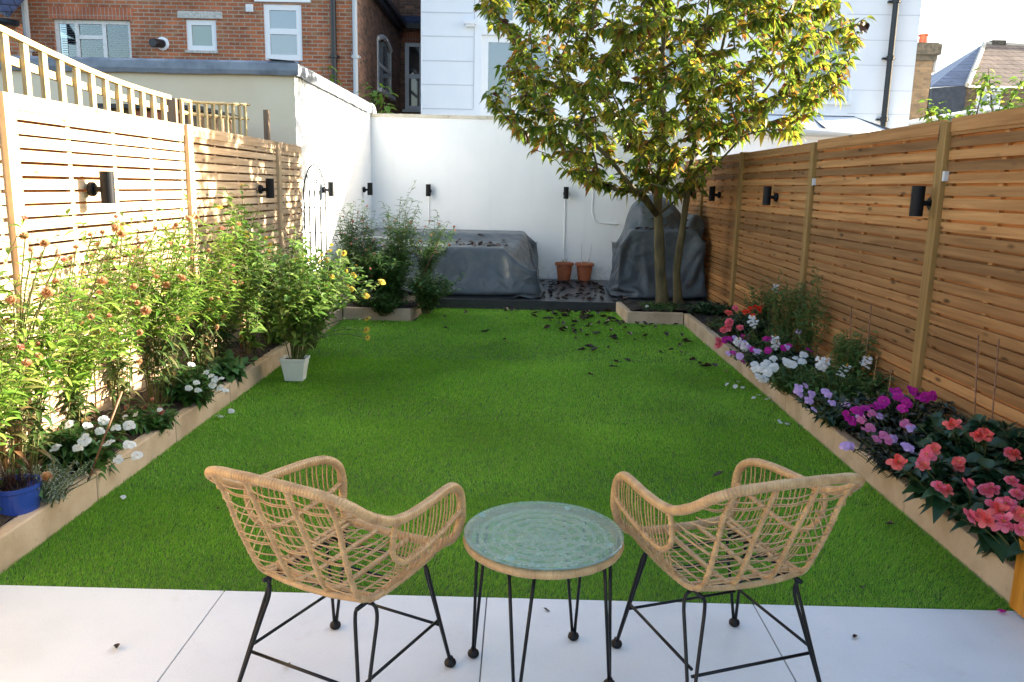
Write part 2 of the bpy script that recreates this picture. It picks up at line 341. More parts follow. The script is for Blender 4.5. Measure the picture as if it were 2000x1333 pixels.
def build(mb, name, mats, parent=None, smooth=False, local=False, bevel=0):
    mats = [mats] if not isinstance(mats, (list, tuple)) else mats
    if parent: off = (0, 0, 0) if local else wloc(parent)
    else:
        a = np.array(mb.v); off = ((a[:, 0].min()+a[:, 0].max())/2, (a[:, 1].min()+a[:, 1].max())/2, a[:, 2].min())
    o = link(name, mb.mesh(name, mats, smooth, off), parent)
    if not parent: o.location = off
    if bevel:
        b = o.modifiers.new('bevel', 'BEVEL'); b.width = bevel; b.segments = 2; b.limit_method = 'ANGLE'
    return o
def thing(name, label, cat, loc=(0, 0, 0), group=None, rz=0):
    o = link(name, None); o.location = loc; o.rotation_euler.z = rz; o.empty_display_size = .1
    return tag(o, label, cat, group)
def structure(o): o['kind'] = 'structure'; return o
def stuff(o): o['kind'] = 'stuff'; return o
def kids(o): return [c for c in bpy.data.objects if c.parent == o]
def copy_tree(o, parent=None):
    c = o.copy(); C.objects.link(c); c.parent = parent
    for ch in kids(o): copy_tree(ch, c)
    return c
def sm(pts, k=8, closed=False):             # Catmull-Rom
    P = [Vector(p) for p in pts]; n = len(P); out = []
    for i in range(n if closed else n-1):
        g = lambda j: P[j % n] if closed else P[max(0, min(n-1, j))]
        a, b, c, d = g(i-1), g(i), g(i+1), g(i+2)
        for q in range(k):
            t = q/k; out.append(.5*((2*b)+(c-a)*t+(2*a-5*b+4*c-d)*t*t+(3*b-a-3*c+d)*t**3))
    if not closed: out.append(P[-1])
    return out
def resample(P, step, closed=False):
    P = [Vector(p) for p in P]
    if closed: P = P+[P[0]]
    L = [0]
    for a, b in zip(P, P[1:]): L.append(L[-1]+(b-a).length)
    n = max(2, int(L[-1]/step)); out = []; j = 0
    for i in range(n if closed else n+1):
        d = L[-1]*i/n
        while j < len(L)-2 and L[j+1] < d: j += 1
        t = (d-L[j])/max(1e-9, L[j+1]-L[j]); out.append(P[j].lerp(P[j+1], t))
    return out
class Leaves:                                # many leaves in one mesh, built in one go
    def __init__(s): s.r = []
    def add(s, p, d, L, w, droop=.3, fold=.25, nrm=None, mi=0):
        s.r.append((*xyz(p), *xyz(d), L, w, droop, fold, *(xyz(nrm) if nrm is not None else (U(-.4, .4), U(-.4, .4), 1)), mi))
    def build(s, name, mats, parent=None, prof=((0, .12), (.2, .8), (.45, 1), (.75, .62), (1, .03)), local=False):
        a = np.array(s.r); P = a[:, :3]; d = a[:, 3:6]; L = a[:, 6:7]; w = a[:, 7:8]; dr = a[:, 8:9]; fo = a[:, 9:10]; n = a[:, 10:13]
        d = d/np.linalg.norm(d, axis=1, keepdims=True)
        sd = np.cross(d, n); sl = np.linalg.norm(sd, axis=1, keepdims=True); sd = np.where(sl < 1e-3, [1., 0, 0], sd/np.maximum(sl, 1e-6)); n = np.cross(sd, d)
        K = len(prof); V = np.zeros((len(a), K*3, 3))
        for k, (t, ww) in enumerate(prof):
            c = P+d*L*t; c = c-np.array([0, 0, 1.])*dr*L*t*t
            h = w*ww/2
            V[:, 3*k] = c-sd*h+n*h*fo*2; V[:, 3*k+1] = c; V[:, 3*k+2] = c+sd*h+n*h*fo*2
        off = np.array(wloc(parent)) if parent and not local else np.zeros(3)
        if not parent: off = np.array([P[:, 0].mean(), P[:, 1].mean(), P[:, 2].min()])
        base = []
        for k in range(K-1):
            b = 3*k; base += [[b, b+1, b+4, b+3], [b+1, b+2, b+5, b+4]]
        F = (np.array(base)[None]+(np.arange(len(a))*K*3)[:, None, None]).reshape(-1, 4)
        me = fastmesh(name, V.reshape(-1, 3)-off, F)
        for m in ([mats] if isinstance(mats, str) else mats): me.materials.append(M[m])
        if not isinstance(mats, str): me.polygons.foreach_set('material_index', np.repeat(a[:, 13].astype(int), len(base)))
        me.polygons.foreach_set('use_smooth', np.ones(len(F), bool))
        o = link(name, me, parent)
        if not parent: o.location = off
        return o
def fastmesh(name, V, F):
    me = bpy.data.meshes.new(name); nf = len(F); k = F.shape[1]
    me.vertices.add(len(V)); me.vertices.foreach_set('co', V.astype(np.float32).ravel())
    me.loops.add(nf*k); me.loops.foreach_set('vertex_index', F.astype(np.int32).ravel())
    me.polygons.add(nf); me.polygons.foreach_set('loop_start', np.arange(nf, dtype=np.int32)*k); me.polygons.foreach_set('loop_total', np.full(nf, k, np.int32))
    me.update(calc_edges=True); return me
def V3(x, y, z): return Vector((x, y, z))
# ------------------------------------------------------------------ sky and sun
SUN_TO = V3(1.0, .42, .355).normalized()
elev = math.asin(SUN_TO.z); az = math.atan2(SUN_TO.x, SUN_TO.y)
w = bpy.data.worlds.new('World'); sc.world = w; w.use_nodes = True; wt = w.node_tree
sky = wt.nodes.new('ShaderNodeTexSky'); sky.sky_type = 'NISHITA'; sky.sun_disc = False; sky.sun_elevation = elev; sky.sun_rotation = az
sky.air_density = 1.0; sky.dust_density = 2.5; sky.ozone_density = 1.0
bg = wt.nodes['Background']; bg.inputs[1].default_value = .095; wt.links.new(sky.outputs[0], bg.inputs[0])
sl = bpy.data.lights.new('sun', 'SUN'); sl.energy = 5.0; sl.angle = R(.5); sl.color = (1, .90, .74)
so = link('sun', sl); so.rotation_euler = (-SUN_TO).to_track_quat('-Z', 'Y').to_euler()
sc.view_settings.view_transform = 'Standard'; sc.view_settings.look = 'None'; sc.view_settings.exposure = 2.6; sc.view_settings.gamma = 1
# ------------------------------------------------------------------ ground, patio, lawn, beds, deck
g = MB(); g.quad([(-300, -60, -.12), (300, -60, -.12), (300, 500, -.12), (-300, 500, -.12)]); structure(build(g, 'ground', 'ground'))
PY = 2.945
def patio():
    mb = MB(); xs = [-3.46, -2.53, -1.46, -.52, .43, 1.37, 2.3, 3.3]
    xs = [-4.28, -3.2, -2.13+.0, -1.0, .0, 1.0, 2.0, 3.1]
    c = lambda px, py: W(px, py, z=0)
    # joints measured: three lines run away from the house
    j = [(c(440, 1152), c(312, 1333)), (c(951, 1166), c(940, 1333)), (c(1470, 1178), c(1562, 1333))]
    X = [p[0].x for p in j]; st = (X[2]-X[0])/2
    X = [X[0]-2*st, X[0]-st]+X+[X[2]+st, X[2]+2*st]
    ys = [PY, PY-1.22, PY-2.44, PY-3.66]
    for a, b in zip(X, X[1:]):
        for y1, y0 in zip(ys, ys[1:]): mb.box(a+.0025, b-.0025, y0+.0025, y1-.0025, -.03, 0)
    o = build(mb, 'patio', 'slab', bevel=.0015); structure(o)
    g = MB(); g.box(X[0], X[-1], ys[-1], PY-.004, -.1, -.006); structure(build(g, 'patio_bed', 'grout'))
patio()
LX, RX = -2.11, 2.0       # lawn sides (kerb faces)
lm = MB()
lawn_poly = [(LX, PY+.006), (RX, PY+.006), (RX, 9.68), (1.317, 9.68), (1.28, 10.6), (-1.17, 10.6), (-1.3, 9.5), (LX, 9.5)]
lm.quad([(x, y, -.012) for x, y in lawn_poly]); structure(build(lm, 'lawn', 'turfbase'))
def grass():
    def inside(x, y):
        m = (x > LX) & (x < RX) & (y > PY+.004) & (y < 10.6)
        m &= ~((y > 9.68) & (x > 1.30)); m &= ~((y > 9.5) & (x < -1.24)); return m
    xs, ys = [], []
    for y0, y1, dens in ((PY, 4.0, 44000), (4, 5.4, 26000), (5.4, 7.4, 15000), (7.4, 10.6, 8000)):
        n = int((y1-y0)*(RX-LX)*dens); xs.append(rng.uniform(LX, RX, n)); ys.append(rng.uniform(y0, y1, n))
    x = np.concatenate(xs); y = np.concatenate(ys); m = inside(x, y); x = x[m]; y = y[m]; n = len(x)
    h = rng.uniform(.012, .021, n)*(1+(y > 5.4)*.15); wd = (.0013+.0006*np.clip(y-3, 0, 6))*rng.uniform(.8, 1.3, n)
    a = rng.uniform(0, 2*PI, n); ln = rng.uniform(.2, 1.1, n)*h
    # pile leans in drifting directions, the way rolled turf lies
    la = .9+1.1*np.sin(x*1.7+np.sin(y*2.1))+.9*np.sin(y*1.3+2)+rng.normal(0, .9, n)
    dx = np.cos(la)*ln; dy = np.sin(la)*ln-.004; sx = np.cos(a)*wd/2; sy = np.sin(a)*wd/2; z0 = -.012
    V = np.zeros((n, 5, 3))
    V[:, 0] = np.stack([x-sx, y-sy, np.full(n, z0)], 1); V[:, 1] = np.stack([x+sx, y+sy, np.full(n, z0)], 1)
    V[:, 2] = np.stack([x+sx*.8+dx*.35, y+sy*.8+dy*.35, z0+h*.6], 1); V[:, 3] = np.stack([x-sx*.8+dx*.35, y-sy*.8+dy*.35, z0+h*.6], 1)
    V[:, 4] = np.stack([x+dx, y+dy, z0+h], 1)
    # quads: lower blade, and tip as a quad with a doubled edge is avoided by a separate triangle mesh
    b = np.arange(n)[:, None]*5
    T = np.concatenate([b+[0, 1, 2], b+[0, 2, 3], b+[3, 2, 4]], 0)
    me = fastmesh('grass', V.reshape(-1, 3), T); me.materials.append(M['blade'])
    o = link('grass', me); stuff(o); tag(o, 'short green artificial grass covering the lawn between the beds', 'grass')
grass()
def soil():
    def sheet(mb, x0, x1, y0, y1, z, step=.06):
        nx = max(2, int((x1-x0)/step)); ny = max(2, int((y1-y0)/step)); o = len(mb.v)
        for j in range(ny+1):
            for i in range(nx+1): mb.v.append((x0+(x1-x0)*i/nx, y0+(y1-y0)*j/ny, z+U(-.018, .018)+.07))
        for j in range(ny):
            for i in range(nx): a = o+j*(nx+1)+i; mb.f.append((a, a+1, a+nx+2, a+nx+1)); mb.m.append(0)
    mb = MB(); sheet(mb, -2.62, LX-.06, 1.2, 9.6, .075); sheet(mb, -2.62, -1.25, 9.56, 10.65, .08); structure(build(mb, 'soil', 'soil', smooth=True))
    mb = MB(); sheet(mb, RX+.06, 2.62, 1.2, 9.76, .075); sheet(mb, 1.36, 2.62, 9.76, 10.65, .08); structure(build(mb, 'soil', 'soil', smooth=True))
soil()
for a, b in ((-2.70, LX-.02), (RX+.02, 2.70)):
    g = MB(); g.box(a, b, 1.2, 10.6, -.12, .04); structure(build(g, 'soil_fill', 'soil'))
def edging(label, runs):
    r = thing('garden_edging', label, 'edging', (*runs[0][0], 0))
    for pts in runs:
        for a, b in zip(pts, pts[1:]):
            a, b = V3(*a, 0), V3(*b, 0); L = (b-a).length; d = (b-a).normalized(); nn = V3(-d.y, d.x, 0)
            k = max(1, round(L/.92))
            for i in range(k):
                p, q = a+d*(L*i/k+.002), a+d*(L*(i+1)/k-.002); c = (p+q)/2+V3(0, 0, .045)+nn*(-.038)+V3(U(-.003, .003), 0, U(-.003, .003))
                m = MB(); m.obox(c, (q-p)/2, nn*.036, (0, 0, .095))
                build(m, 'edging_block', 'kerb', r, bevel=.009)
    return r
edging('sandstone edging along the left flower bed, stepping out round the back corner', [[(-1.17, 10.55), (-1.3, 9.5), (LX, 9.5), (LX, PY-.05)]])
edging('sandstone edging along the right flower bed, turning round the tree', [[(RX, PY+.03), (RX, 9.68), (1.317, 9.68), (1.28, 10.58)]])
DZ = .12
def deck():
    mb = MB(); y = 10.62; k = 0
    while y < 13.36:
        mb.box(-2.75, 2.7, y, y+.142, DZ-.025, DZ); y += .147
    structure(build(mb, 'deck', 'deck', bevel=.003))
    m = MB(); m.box(-2.6, 2.6, 10.600, 10.618, -.02, DZ-.002); structure(build(m, 'deck_fascia', 'deck'))
    m = MB(); m.box(-2.7, 2.65, 10.63, 13.35, -.1, DZ-.03); structure(build(m, 'deck_bed', 'soil'))
deck()
# ------------------------------------------------------------------ slatted fences
def fence(X, s, ys, end, label, top=2.02, z0=.02, posttop=None, skipend=False):
    # s = +1 right-hand fence (faces -x), s = -1 left-hand fence (faces +x)
    r = thing('slatted_fence', label, 'fence', (X, ys[0], 0))
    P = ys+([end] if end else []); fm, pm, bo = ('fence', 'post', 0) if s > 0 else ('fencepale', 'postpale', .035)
    for y0, y1 in zip(P, P[1:]):
        t = top+U(-.012, .012)
        a, b = y0+.05, y1-(.05 if not (skipend and y1 == end) else 0)
        m = MB(); z = z0
        while z < t-.05:
            bow = U(-.003, .003)
            m.box(X+s*.010, X+s*.026, a, b, z+bow, z+.0565+bow, jit=.0012); z += .072
        zt = z
        m.box(X+s*.003, X+s*.030, a, b, t-.045, t+.035, jit=.001)    # top rail
        build(m, 'slat_panel', fm, r)
        m = MB(); nb = 4
        for k in range(nb+1):
            yy = a+.022+(b-a-.044)*k/nb
            m.box(X+s*.0265, X+s*.050, yy-.021, yy+.021, z0-.01, t-.046)
        build(m, 'batten', fm, r)
        m = MB(); z = z0+.036
        while z < t-.05:
            m.box(X+s*(.0505+bo), X+s*(.066+bo), a, b, z-.004, z+.057, jit=.001); z += .072
        build(m, 'back_slats', 'fence', r)
    for k, y in enumerate(P):
        if skipend and y == end: continue
        pt = (posttop or top+.03)
        m = MB(); m.box(X-s*.022, X+s*.075, y-.048, y+.048, 0, pt+U(-.01, .015))
        build(m, 'post', pm, r, bevel=.004)
    return r
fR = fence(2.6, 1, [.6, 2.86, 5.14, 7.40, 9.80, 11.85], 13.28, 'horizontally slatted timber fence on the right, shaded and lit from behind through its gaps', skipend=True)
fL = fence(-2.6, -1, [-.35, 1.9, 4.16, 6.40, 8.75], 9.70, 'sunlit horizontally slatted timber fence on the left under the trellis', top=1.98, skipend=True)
def bracket(r, y, z):
    m = MB(); m.box(2.585, 2.612, y-.075, y-.049, z-.03, z+.03); build(m, 'steel_bracket', 'greypipe', r)
bracket(fR, 5.14, 1.72); bracket(fR, 7.40, 1.70)
# trellis on the neighbour's side of the left fence
def trellis():
    X = -2.73
    top = sm([W(px, py, x=X) for px, py in [(-60, 35), (0, 62), (60, 91), (105, 112), (168, 140), (227, 163), (280, 180), (330, 194)]], 6)
    r = thing('trellis', 'pale weathered trellis with a sloping top rail, standing above the left fence', 'trellis', (X, 4.2, 1.9))
    m = MB(); [m.obox((p+q)/2+V3(0, 0, .012), (q-p)/2*1.01, (.020, 0, 0), (0, 0, .016)) for p, q in zip(top, top[1:])]; build(m, 'top_rail', 'trellis', r)
    def zt(y):
        for a, b in zip(top, top[1:]):
            if a.y <= y <= b.y: return a.z+(b.z-a.z)*(y-a.y)/(b.y-a.y)
        return top[-1].z if y > top[-1].y else top[0].z
    y = 3.2; m = MB(); m2 = MB()
    while y < top[-1].y-.03:
        z1 = zt(y); m.box(X-.012, X+.012, y-.023, y+.023, 1.9, z1)
        y += .172
    build(m, 'laths', 'trellis', r)
    pts = [V3(X-.024, p.y, 1.98+(p.z-1.98)*.60+.02) for p in top]
    for p, q in zip(pts, pts[1:]): m2.obox((p+q)/2, (q-p)/2, (.011, 0, 0), (0, 0, .022))
    build(m2, 'cross_rail', 'trellis', r)
    m = MB(); m.box(X-.02, X+.02, 3.0, 6.35, 1.86, 1.99); build(m, 'bottom_rail', 'trellis', r)
    # second stretch, darker, beyond the post
    a = [W(px, py, x=X) for px, py in [(352, 198), (385, 203), (430, 205), (487, 207)]]
    r = thing('trellis', 'shorter darker trellis stretch beyond the post, with closely seen laths', 'trellis', (X, a[0].y, 1.9))
    m = MB(); m.tube([p+V3(0, 0, .01) for p in a], .013, 4); build(m, 'top_rail', 'trellis', r)
    m = MB(); y = a[0].y+.02
    def z2(y):
        for p, q in zip(a, a[1:]):
            if p.y <= y <= q.y: return p.z+(q.z-p.z)*(y-p.y)/(q.y-p.y)
        return a[-1].z
    while y <= a[-1].y+.01: m.box(X-.011, X+.011, y-.018, y+.018, 1.9, z2(y)); y += .168
    build(m, 'laths', 'trellis', r)
    m = MB(); m.tube([V3(X-.015, y_, 2.0+(z2(y_)-2.0)*.62) for y_ in np.linspace(a[0].y, a[-1].y, 8)], .014, 4); build(m, 'cross_rail', 'trellis', r)
    for px, wd, t, lab, mt in ((335, .10, 193, 'thick sunlit trellis post between the two trellis stretches', 'oldpost'),
                           (520, .055, 215, 'brown post stub standing just behind the left fence, left of a shorter one', 'oldpost'),
                           (568, .06, 229, 'short brown post stub beside the corner of the cream wall', 'oldpost')):
        p = W(px, t, x=-2.80); m = MB(); m.box(-2.80-wd/2, -2.80+wd/2, p.y-wd/2, p.y+wd/2, 0, p.z)
        tag(build(m, 'fence_post', mt, bevel=.004), lab, 'post')
trellis()
# neighbour's low shed behind the trellis
def shed():
    r = thing('garden_shed', 'low red-brown shed with a dark flat roof, glimpsed behind the trellis', 'shed', (-4.6, 7.6, 0))
    a, b = W(188, 203, y=8.2), W(392, 203, y=8.2)
    m = MB(); m.box(a.x+.05, b.x-.05, 8.25, 9.2, 0, a.z-.04); build(m, 'wall', M['brickarch'] and 'oldpost', r)
    m = MB(); m.box(a.x, b.x, 8.15, 9.3, a.z-.04, a.z); build(m, 'roof', 'blackpipe', r)
    m = MB(); m.box(a.x+.35, b.x-.3, 8.235, 8.25, a.z-.3, a.z-.06); build(m, 'red_panel', 'terracotta', r)
shed()
# ------------------------------------------------------------------ neighbour's rendered extension on the left
def extension():
    y0 = 9.76; c0 = W(575, 140, y=y0); zt = c0.z-.02; x0 = c0.x
    c1 = W(724, 222, y=13.28); x1 = c1.x
    r = thing('rendered_extension', 'single-storey extension with cream front wall, white side wall and lead-edged flat roof', 'building', (x0, y0, 0))
    m = MB(); m.box(-9.5, x0-.004, y0, y0+.25, -.1, zt); build(m, 'front_wall', 'cream', r)
    m = MB(); z1 = c1.z+.0
    m.add([(x0, y0+.002, -.1), (x1, 13.28, -.1), (x1, 13.28, z1), (x0, y0+.002, zt), (x0-.24, y0+.26, -.1), (x1-.24, 13.28, -.1), (x1-.24, 13.28, z1), (x0-.24, y0+.26, zt)],
          [(0, 1, 2, 3), (4, 7, 6, 5), (3, 2, 6, 7), (0, 3, 7, 4), (1, 5, 6, 2)])
    build(m, 'side_wall', 'render', r)
    # lead dressed over the roof edge
    m = MB(); n = 40; a = V3(-9.6, y0-.06, zt); b = V3(x0+.02, y0-.07, zt)
    def lip(p, q, out, z_p, z_q, k, hgt=.13, wob=.006):
        o = len(m.v)
        for i in range(k+1):
            t = i/k; c = p.lerp(q, t); z = z_p+(z_q-z_p)*t; w_ = U(-wob, wob)
            prof = [(.0, -.02), (.045+w_, -.03+w_), (.055+w_, .02), (.05+w_, hgt-.03), (.01, hgt), (-.3, hgt+.02)]
            for d, h in prof: m.v.append(tuple(V3(c.x, c.y, z+h)+out*d))
        for i in range(k):
            for j in range(5): e = o+i*6+j; m.f.append((e, e+6, e+7, e+1)); m.m.append(0)
    lip(V3(-9.6, y0-.01, 0), V3(x0+.06, y0-.01, 0), V3(0, -1, 0), zt, zt, 46)
    lip(V3(x0, y0-.06, 0), V3(x1, 13.1, 0), V3(1, 0, 0), zt, z1+.02, 30, wob=.012)
    build(m, 'lead_edge', 'lead', r, smooth=False)
    m = MB(); m.box(-9.5, x0-.1, y0+.02, 13.6, zt+.10, zt+.125); build(m, 'flat_roof', 'lead', r)
    m = MB(); m.box(-9.5, -9.3, y0+.25, 13.5, -.1, zt-.03); build(m, 'far_wall', 'cream', r)
    m = MB()
    for i in range(26):
        t = U(0.05, .9); p = V3(x0+.004, y0, 0).lerp(V3(x1+.004, 13.28, 0), t); z = zt+(z1-zt)*t; s_ = U(.01, .03)
        m.obox((p.x, p.y, z-.03-U(0, .05)), (.002, 0, 0), (0, s_, 0), (0, 0, s_*U(.5, 1.6)))
    stuff(build(m, 'paint_drips', 'upvc', r))
    return x0, x1, z1
EX0, EX1, EZ1 = extension()
def back_wall():
    zb = W(850, 226.5, y=13.3).z
    r = thing('garden_wall', 'white painted garden wall across the far end, with pale stone coping', 'wall', (0, 13.3, 0))
    m = MB(); m.box(EX1-.3, 2.8, 13.282, 13.5, -.1, zb-.04); build(m, 'wall', 'render', r)
    m = MB(); x = EX1+.01
    while x < 2.75: m.box(x, min(x+.615, 2.8), 13.262, 13.53, zb-.04, zb+.015, jit=.001); x += .619
    build(m, 'coping', 'coping', r, bevel=.004)
    m = MB(); m.tube(sm([W(722, 205, y=13.2), W(728, 208, y=13.2), W(732, 222, y=13.23)], 4), .03, 8); build(m, 'mortar_fillet', 'render', r)
    m = MB(); m.box(EX1+.02, 2.58, 13.268, 13.281, DZ, DZ+.055); build(m, 'skirting', 'render', r)
back_wall()
# ------------------------------------------------------------------ houses beyond
def wallholes(m, x0, x1, z0, z1, y, th, holes, mi=0):
    """a wall facing -y with rectangular openings (x0,x1,z0,z1)"""
    xs = sorted({x0, x1, *[h[0] for h in holes], *[h[1] for h in holes]}); zs = sorted({z0, z1, *[h[2] for h in holes], *[h[3] for h in holes]})
    for a, b in zip(xs, xs[1:]):
        run = None
        for c, d in list(zip(zs, zs[1:]))+[(None, None)]:
            solid = c is not None and not any(h[0] < (a+b)/2 < h[1] and h[2] < (c+d)/2 < h[3] for h in holes)
            if solid and run is None: run = c
            if not solid and run is not None:
                m.quad([(a, y, run), (b, y, run), (b, y, last), (a, y, last)], mi); run = None
            last = d
    for h in holes:
        a, b, c, d = h
        for q in ([(a, y, c), (a, y+th, c), (a, y+th, d), (a, y, d)], [(b, y, d), (b, y+th, d), (b, y+th, c), (b, y, c)], [(a, y, d), (a, y+th, d), (b, y+th, d), (b, y, d)], [(b, y, c), (b, y+th, c), (a, y+th, c), (a, y, c)]): m.quad(q, mi)
def win(parent, x0, x1, z0, z1, y, cols=(1,), rows=None, fw=.06, fm='upvc', gm='glassdark', back=.07, name='window', bars=None, blinds=False, sill=None):
    """window frame with mullions; rows: per column list of fractions from bottom"""
    m = MB(); Y = y+back
    m.box(x0, x0+fw, Y, Y+.05, z0, z1); m.box(x1-fw, x1, Y, Y+.05, z0, z1); m.box(x0+fw, x1-fw, Y+.001, Y+.049, z0, z0+fw); m.box(x0+fw, x1-fw, Y+.001, Y+.049, z1-fw, z1)
    tot = sum(cols); xx = x0+fw*.5; span = (x1-x0-fw)
    cx = [xx]
    for c in cols: xx += span*c/tot; cx.append(xx)
    for c in cx[1:-1]: m.box(c-fw*.5, c+fw*.5, Y+.002, Y+.052, z0+fw, z1-fw)
    rows = rows or [[] for _ in cols]
    for k, fr in enumerate(rows):
        for f in fr: zz = z0+(z1-z0)*f; m.box(cx[k]+fw*.5, cx[k+1]-fw*.5, Y-.004, Y+.046, zz-fw*.5, zz+fw*.5)
    o = build(m, name, fm, parent)
    g = MB(); g.box(x0+fw*.5, x1-fw*.5, Y+.025, Y+.031, z0+fw*.5, z1-fw*.5); build(g, 'pane', gm, o)
    if blinds:
        b = MB(); z = z0+fw+.03
        while z < z1-fw: b.obox(((x0+x1)/2, Y+.10, z), ((x1-x0)/2-fw, 0, 0), (0, .018, .008), (0, -.0006, .0012)); z += .045
        build(b, 'blind', 'upvc', o)
    if sill:
        s = MB(); s.box(x0-.06, x1+.06, y-.05, Y-.004, z0-.07, z0-.001); build(s, 'sill', sill, o)
    return o
def rect(px0, py0, px1, py1, y):
    a = W(px0, py0, y=y); b = W(px1, py1, y=y); return a.x, b.x, b.z, a.z
BY = 17.0
def brick_house():
    y = BY; xr = W(693, 100, y=y).x; xl = W(40, 60, y=y).x
    r = thing('brick_house', 'red brick house with a blinded casement, a small window and a tall narrow window', 'house', (xr, y, 0))
    w1 = rect(102, 37, 259, 128, y); w2 = rect(362, 38, 424, 100, y); w3 = rect(514, 8, 591, 119, y)
    m = MB(); wallholes(m, xl-3, xr, 0, 9.2, y, .14, [w1, w2, w3]); build(m, 'front_wall', 'brick', r)
    m = MB(); a = W(262, 37, y=y)
    m.box(w1[0]-.08, w1[1]+.08, y-.006, y+.02, w1[3]+.002, w1[3]+.235); build(m, 'soldier_course', 'brickarch', r)
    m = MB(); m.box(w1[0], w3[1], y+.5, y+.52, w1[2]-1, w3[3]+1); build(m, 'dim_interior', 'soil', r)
    o = win(r, *w1, y, cols=(38, 52, 50), rows=[[], [.62], []], fw=.075, fm='oldwhite', gm='glassclear', blinds=True)
    win(r, *w2, y, fw=.10, gm='glassfrost', back=.03)
    win(r, *w3, y, cols=(1,), rows=[[.52]], fw=.11, gm='glassblue', back=.02)
    l2 = rect(347, 22, 435, 38, y); m = MB(); m.box(l2[0], l2[1], y-.03, y+.05, l2[2], l2[3]); build(m, 'lintel', 'lintel', r, bevel=.01)
    l3 = rect(497, -8, 607, 6, y); m = MB(); m.box(l3[0], l3[1], y-.035, y+.05, l3[2], l3[3]); build(m, 'lintel', 'upvc', r)
    m = MB(); m.box(w2[0]-.02, w2[1]+.02, y-.03, y+.029, w2[2]-.05, w2[2]-.002); build(m, 'sill', 'lintel', r)
    v = rect(480, 9, 495, 24, y); m = MB(); m.box(v[0], v[1], y-.02, y+.01, v[2], v[3])
    for k in range(5): zz = v[2]+.02+(v[3]-v[2]-.04)*k/4; m.box(v[0]+.015, v[1]-.015, y-.032, y-.02, zz-.008, zz+.008)
    build(m, 'air_vent', 'upvc', r)
    f = W(318, 86, y=y); m = MB()
    ax = (V3(1, 0, 0), V3(0, 0, 1), V3(-.35, -1, -.1).normalized())
    m.lathe([(.001, .28), (.075, .28), (.085, .27), (.085, .0), (.0, 0)], f, 20, 0, ax); build(m, 'flue', 'blackpipe', r, smooth=False)
    m = MB(); m.lathe([(.10, .03), (.13, .02), (.13, 0), (.1, 0)], f, 20, 0, (V3(1, 0, 0), V3(0, 0, 1), V3(0, -1, 0))); build(m, 'flue_collar', 'upvc', r)
    for px, rad, mt, lab in ((650, .055, 'blackpipe', 'black'), (692, .05, 'greypipe', 'pale grey'), (46, .06, 'greypipe', 'grey')):
        a = W(px, 0, y=y-.1); m = MB(); m.tube([(a.x, y-.08, 0), (a.x, y-.08, 8.6)], rad, 10)
        for z in np.arange(1.2, 8.6, 1.45): m.lathe([(rad, -.04), (rad+.02, -.03), (rad+.02, .03), (rad, .04)], (a.x, y-.08, z), 10); m.box(a.x-rad-.04, a.x+rad+.04, y-.05, y-.002, z-.02, z+.02)
        d = build(m, 'downpipe', mt, r, smooth=False)
        if mt != 'blackpipe': d['label'] = lab+' downpipe'
    # rear return: side wall with an arched sash, far wall, slate roof
    y2 = 23.2; q = [W(736, 72, x=xr), W(763, 190, x=xr)]
    m = MB(); m.add([(xr, y, 0), (xr, y2, 0), (xr, y2, 7.4), (xr, y, 7.4)], [(0, 1, 2, 3)]); build(m, 'return_wall', 'brick2', r)
    ya, yb = q[0].y, q[1].y; zb_, zt_ = W(760, 188, x=xr).z, W(740, 78, x=xr).z
    m = MB()
    m.box(xr, xr+.03, ya, ya+.12, zb_, zt_); m.box(xr, xr+.03, yb-.12, yb, zb_, zt_); m.box(xr, xr+.031, ya+.12, yb-.12, (zb_+zt_)/2-.04, (zb_+zt_)/2+.04)
    m.tube(sm([(xr+.015, ya+.06, zt_), (xr+.015, (ya+yb)/2, zt_+.16), (xr+.015, yb-.06, zt_)], 5), .06, 6); m.box(xr, xr+.12, ya-.08, yb+.08, zb_-.09, zb_-.001)
    o = build(m, 'window', 'oldwhite', r)
    m = MB(); m.box(xr+.002, xr+.012, ya+.1, yb-.1, zb_, zt_+.06); build(m, 'pane', 'glassdark', o)
    xe = -1.2
    m = MB(); w4 = rect(790, 82, 826, 215, y2); wallholes(m, xr, xe, 0, 8.0, y2, .12, [w4]); build(m, 'far_wall', 'brick2', r)
    m = MB(); m.box(w4[0]-.05, w4[1]+.1, y2-.006, y2+.02, w4[3]+.002, w4[3]+.26); build(m, 'arch', 'brickarch', r)
    win(r, *w4, y2, rows=[[.5]], fw=.11, fm='upvc', gm='glassdark', sill='oldwhite')
    e0, e1 = W(686, -6, x=xr+.15), W(786, 60, x=xr+.15)
    ze = W(800, 57, y=y2-.2).z
    m = MB(); m.box(xr+.02, xr+.22, y-.1, y2-.25, ze+.02, ze+.14); m.box(xr+.0, xr+.14, y-.05, y2-.2, ze-.1, ze+.02); m.box(xr+.22, xe, y2-.32, y2-.2, ze-.0, ze+.12); build(m, 'gutter', 'blackpipe', r)
    m = MB(); m.prism([(xr-4, y2-.25, ze+.1), (xe+1, y2-.25, ze+.1), (xe+1, y2+4.2, ze+3.9), (xr-4, y2+4.2, ze+3.9)], (0, 0, .06)); build(m, 'slate_roof', 'slate', r)
    m = MB(); m.prism([(xr+.12, y-.1, ze+.08), (xr+.12, y2+.5, ze+.08), (xr-3.5, y2+.5, ze+3.2), (xr-3.5, y-.1, ze+3.2)], (0, 0, .06)); build(m, 'main_roof', 'slate', r)
    for xx in (-2.9, -2.45):
        for k in range(3): pass
    return xr
M['lintel'] = mat('weathered_concrete', (.55, .53, .48), (.30, .29, .26), scale=26, lo=.45, hi=.7)
